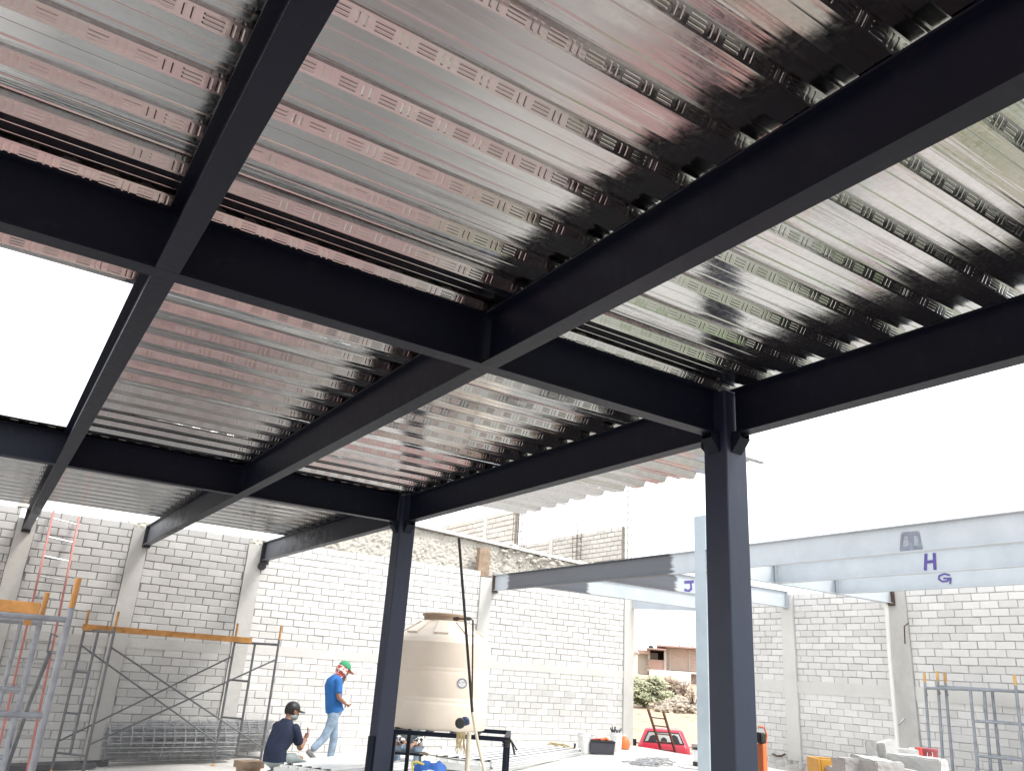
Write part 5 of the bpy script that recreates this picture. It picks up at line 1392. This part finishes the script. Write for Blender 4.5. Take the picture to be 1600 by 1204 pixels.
    if sleeves:
        for s in 'RL':
            sl = MB(); limb(sl, [W['shR' if s == 'R' else 'shL'].lerp(W['el' + s], .15), W['el' + s], W['el' + s].lerp(W['wr' + s], .85)], [.082, .062, .050]); sl.build('sleeve', M[sleeves], root, smooth=True)
    tb_ = MB()
    low = (W['hipR'] + W['hipL']) / 2
    loft_body(tb_, [(P0.lerp(P1, .55), .160, .120), (P0, .172, .132), (P0.lerp(low, .6) + (P0 - P1) * .1, .172, .130), (low + (P0 - P1) * .45, .120, .095)])
    for q in 'RL':
        W['cu' + q] = W['kn' + q].lerp(W['an' + q], .97); h_ = W['hip' + q]
        limb(tb_, [h_ + (P1 - P0) * .15, h_.lerp(W['kn' + q], .3), W['kn' + q].lerp(h_, .12), W['kn' + q].lerp(W['cu' + q], .15), W['cu' + q]], [.094 * hs, .098 * hs, .076 * hs, .072 * hs, .062 * hs])
    tb_.build('trousers', M[trousers], root, smooth=True)
    for s in 'RL':
        d = R3 @ Vector(shoes[s]).normalized(); a = W['an' + s]; sh = MB(); dn_ = Vector((0, 0, -.045)) if abs(d.z) < .4 else Vector(((-d.x) * .03, (-d.y) * .03, -.03))
        limb(sh, [a + dn_ * .6 - d * .06, a + dn_ + d * .04, a + dn_ * 1.2 + d * .14, a + dn_ * 1.3 + d * .19], [(.045, .045), (.050, .044), (.048, .034), (.034, .024)]); sh.build('shoe', M['shoe'], root, smooth=True)
    R_ = lambda x, y, z: W['head'] + hr @ Vector((x, y, z))
    if cap:
        c = MB(); ellipsoid(c, R_(-.004, 0, .035), (.112, .092, .105), hr, 24, 10, zlo=-.05); c.build('cap', M[cap], root, smooth=True)
        c = MB(); n = 12; vs = []
        for i in range(n + 1):
            a = -1.15 + 2.3 * i / n
            for q, dz in ((.085, .032), (.125 + .055 * math.cos(a), .018)): vs += [R_(q * math.cos(a) + (.02 if q > .1 else 0), q * math.sin(a) * .82, dz), R_(q * math.cos(a) + (.02 if q > .1 else 0), q * math.sin(a) * .82, dz + .008)]
        fs = []
        for i in range(n): o4 = i * 4; fs += [(o4, o4 + 2, o4 + 6, o4 + 4), (o4 + 1, o4 + 5, o4 + 7, o4 + 3), (o4 + 2, o4 + 3, o4 + 7, o4 + 6), (o4, o4 + 4, o4 + 5, o4 + 1)]
        c.add(vs, fs); c.build('cap_brim', M[brim or cap], root, smooth=True)
    if bandana:
        c = MB(); ellipsoid(c, R_(-.010, 0, -.028), (.112, .094, .125), hr, 20, 12, zlo=-.9, fn=lambda v: Vector((min(v.x, .55 + .1 * v.z), v.y, min(v.z, .45)))); limb(c, [R_(-.02, 0, -.07), R_(-.03, 0, -.14), W['collar']], [.082, .074, .070]); c.build('bandana', M[bandana], root, smooth=True)
    if mask:
        c = MB(); ellipsoid(c, R_(.022, 0, -.055), (.088, .070, .062), hr, 20, 10); c.build('face_mask', M[mask], root, smooth=True)
    if not bandana:
        c = MB(); ellipsoid(c, R_(-.018, 0, .018), (.100, .083, .115), hr, 20, 12, zlo=-.55, fn=lambda v: Vector((min(v.x, .35), v.y, v.z))); c.build('hair', M['hair'], root, smooth=True)
    return root
# walking man in the blue shirt (profile, moving along the wall to the right)
o1 = on_floor(515, 1197); o1 = Vector((o1.x, o1.y, floor_z(o1.x)))
person('man in a bright blue shirt and green cap walking along the back wall', o1, R(4),
       dict(pelvis=(-.05, 0, .90), waist=(-.09, 0, 1.05), chest=(-.12, 0, 1.27), neck=(-.07, 0, 1.45), head=(.03, 0, 1.545),
            shR=(-.12, -.17, 1.37), elR=(-.11, -.23, 1.09), wrR=(.06, -.19, .99), shL=(-.10, .17, 1.37), elL=(.05, .20, 1.17), wrL=(.09, .08, 1.36),
            hipR=(-.06, -.09, .86), knR=(-.19, -.10, .48), anR=(-.42, -.10, .25), hipL=(-.04, .09, .86), knL=(.06, .09, .47), anL=(.03, .09, .08)),
       'blue_shirt', 'jeans', None, Matrix.Rotation(R(28), 3, 'Y'), cap='green_cap', brim='pink_brim', bandana='bandana',
       hands={'R': ((.9, .3, -.25), (0, .5, .5), .5), 'L': ((-.1, -.35, .9), (-.8, 0, .2), .5)}, shoes={'R': (.8, 0, -.55), 'L': (1, 0, 0)}, hs=.945)
# kneeling man in navy, seen from behind at an angle
o2 = on_floor(434, 1221); o2 = Vector((o2.x, o2.y, floor_z(o2.x)))
person('man in a navy shirt and dark cap kneeling beside the wire mesh rolls', o2, R(28),
       dict(pelvis=(-.12, 0, .30), waist=(-.13, 0, .42), chest=(-.03, 0, .62), neck=(.02, 0, .80), head=(.07, -.01, .90),
            shR=(-.0, -.18, .71), elR=(.13, -.20, .42), wrR=(.28, -.14, .56), shL=(.0, .18, .71), elL=(.18, .20, .45), wrL=(.33, .05, .52),
            hipR=(-.10, -.10, .28), knR=(.24, -.16, .31), anR=(.02, -.15, .09), hipL=(-.10, .10, .28), knL=(.24, .14, .11), anL=(-.14, .12, .08)),
       'navy', 'jeans_pale', None, Matrix.Rotation(R(12), 3, 'Y') @ Matrix.Rotation(R(-18), 3, 'Z'), cap='black', mask='jeans_pale',
       hands={'R': ((.45, .1, .85), (-.5, .6, .2), .25), 'L': ((.7, -.4, .2), (0, 0, -1), .5)}, shoes={'R': (1, 0, 0), 'L': (-.9, 0, -.3)})
# crouching man behind the tank stand
o3 = at(636, 1190, D=12.1); o3 = Vector((o3.x, o3.y, floor_z(o3.x)))
person('crouching man in patterned sleeves, mostly hidden behind the beige tank', o3, math.atan2(-CF.y, -CF.x),
       dict(pelvis=(-.15, 0, .36), waist=(-.12, 0, .48), chest=(.0, 0, .70), neck=(.06, 0, .88), head=(.12, 0, .97),
            shR=(.0, -.19, .78), elR=(.10, -.20, .52), wrR=(.32, -.02, .47), shL=(.0, .19, .78), elL=(.10, .20, .52), wrL=(.32, .10, .46),
            hipR=(-.12, -.10, .34), knR=(.20, -.17, .48), anR=(.05, -.15, .08), hipL=(-.12, .10, .34), knL=(.20, .17, .48), anL=(.05, .15, .08)),
       'jeans_pale', 'jeans', 'pattern', Matrix.Rotation(R(30), 3, 'Y'), cap='black', shoes={'R': (1, 0, 0), 'L': (1, 0, 0)}, sleeve_long=True)

# ------------------------------------------------------------------ world, sun, camera
w = bpy.data.worlds.new("World"); scene.world = w; w.use_nodes = True
nt = w.node_tree; nt.nodes.clear()
out = nt.nodes.new('ShaderNodeOutputWorld'); bg = nt.nodes.new('ShaderNodeBackground'); nt.links.new(bg.outputs[0], out.inputs[0])
sky = nt.nodes.new('ShaderNodeTexSky'); sky.sky_type = 'NISHITA'; sky.sun_disc = False
SUN_EL, SUN_AZ = 52, 150            # azimuth measured clockwise from +y
sky.sun_elevation = R(SUN_EL); sky.sun_rotation = R(SUN_AZ); sky.air_density = 1.0; sky.dust_density = 5.0; sky.ozone_density = 1.0
bg.inputs['Strength'].default_value = .15
mx = mixc(nt, .80, sky.outputs[0], (16.5, 16.9, 17.4, 1))      # thin bright overcast veil over the clear-sky colour
nt.links.new(mx, bg.inputs['Color'])
sd = bpy.data.lights.new('sun', 'SUN'); sd.energy = 2.9; sd.angle = R(14); sd.color = (1, .96, .90)
so = bpy.data.objects.new('sun', sd); col.objects.link(so)
dv = Vector((math.sin(R(SUN_AZ)) * math.cos(R(SUN_EL)), math.cos(R(SUN_AZ)) * math.cos(R(SUN_EL)), math.sin(R(SUN_EL))))
so.rotation_euler = dv.to_track_quat('Z', 'Y').to_euler()
cd = bpy.data.cameras.new('camera'); cam = bpy.data.objects.new('camera', cd); col.objects.link(cam); scene.camera = cam
cd.sensor_fit = 'HORIZONTAL'; cd.sensor_width = 36; cd.lens = FPX / 1600 * 36; cd.clip_end = 3000; cd.clip_start = .05
mt = Matrix((CR, CU, -CF)).transposed().to_4x4(); cam.matrix_world = mt
scene.view_settings.view_transform = 'Standard'; scene.view_settings.look = 'None'; scene.view_settings.exposure = 0; scene.view_settings.gamma = 1
scene.cycles.max_bounces = 8; scene.cycles.glossy_bounces = 5; scene.cycles.sample_clamp_indirect = 8
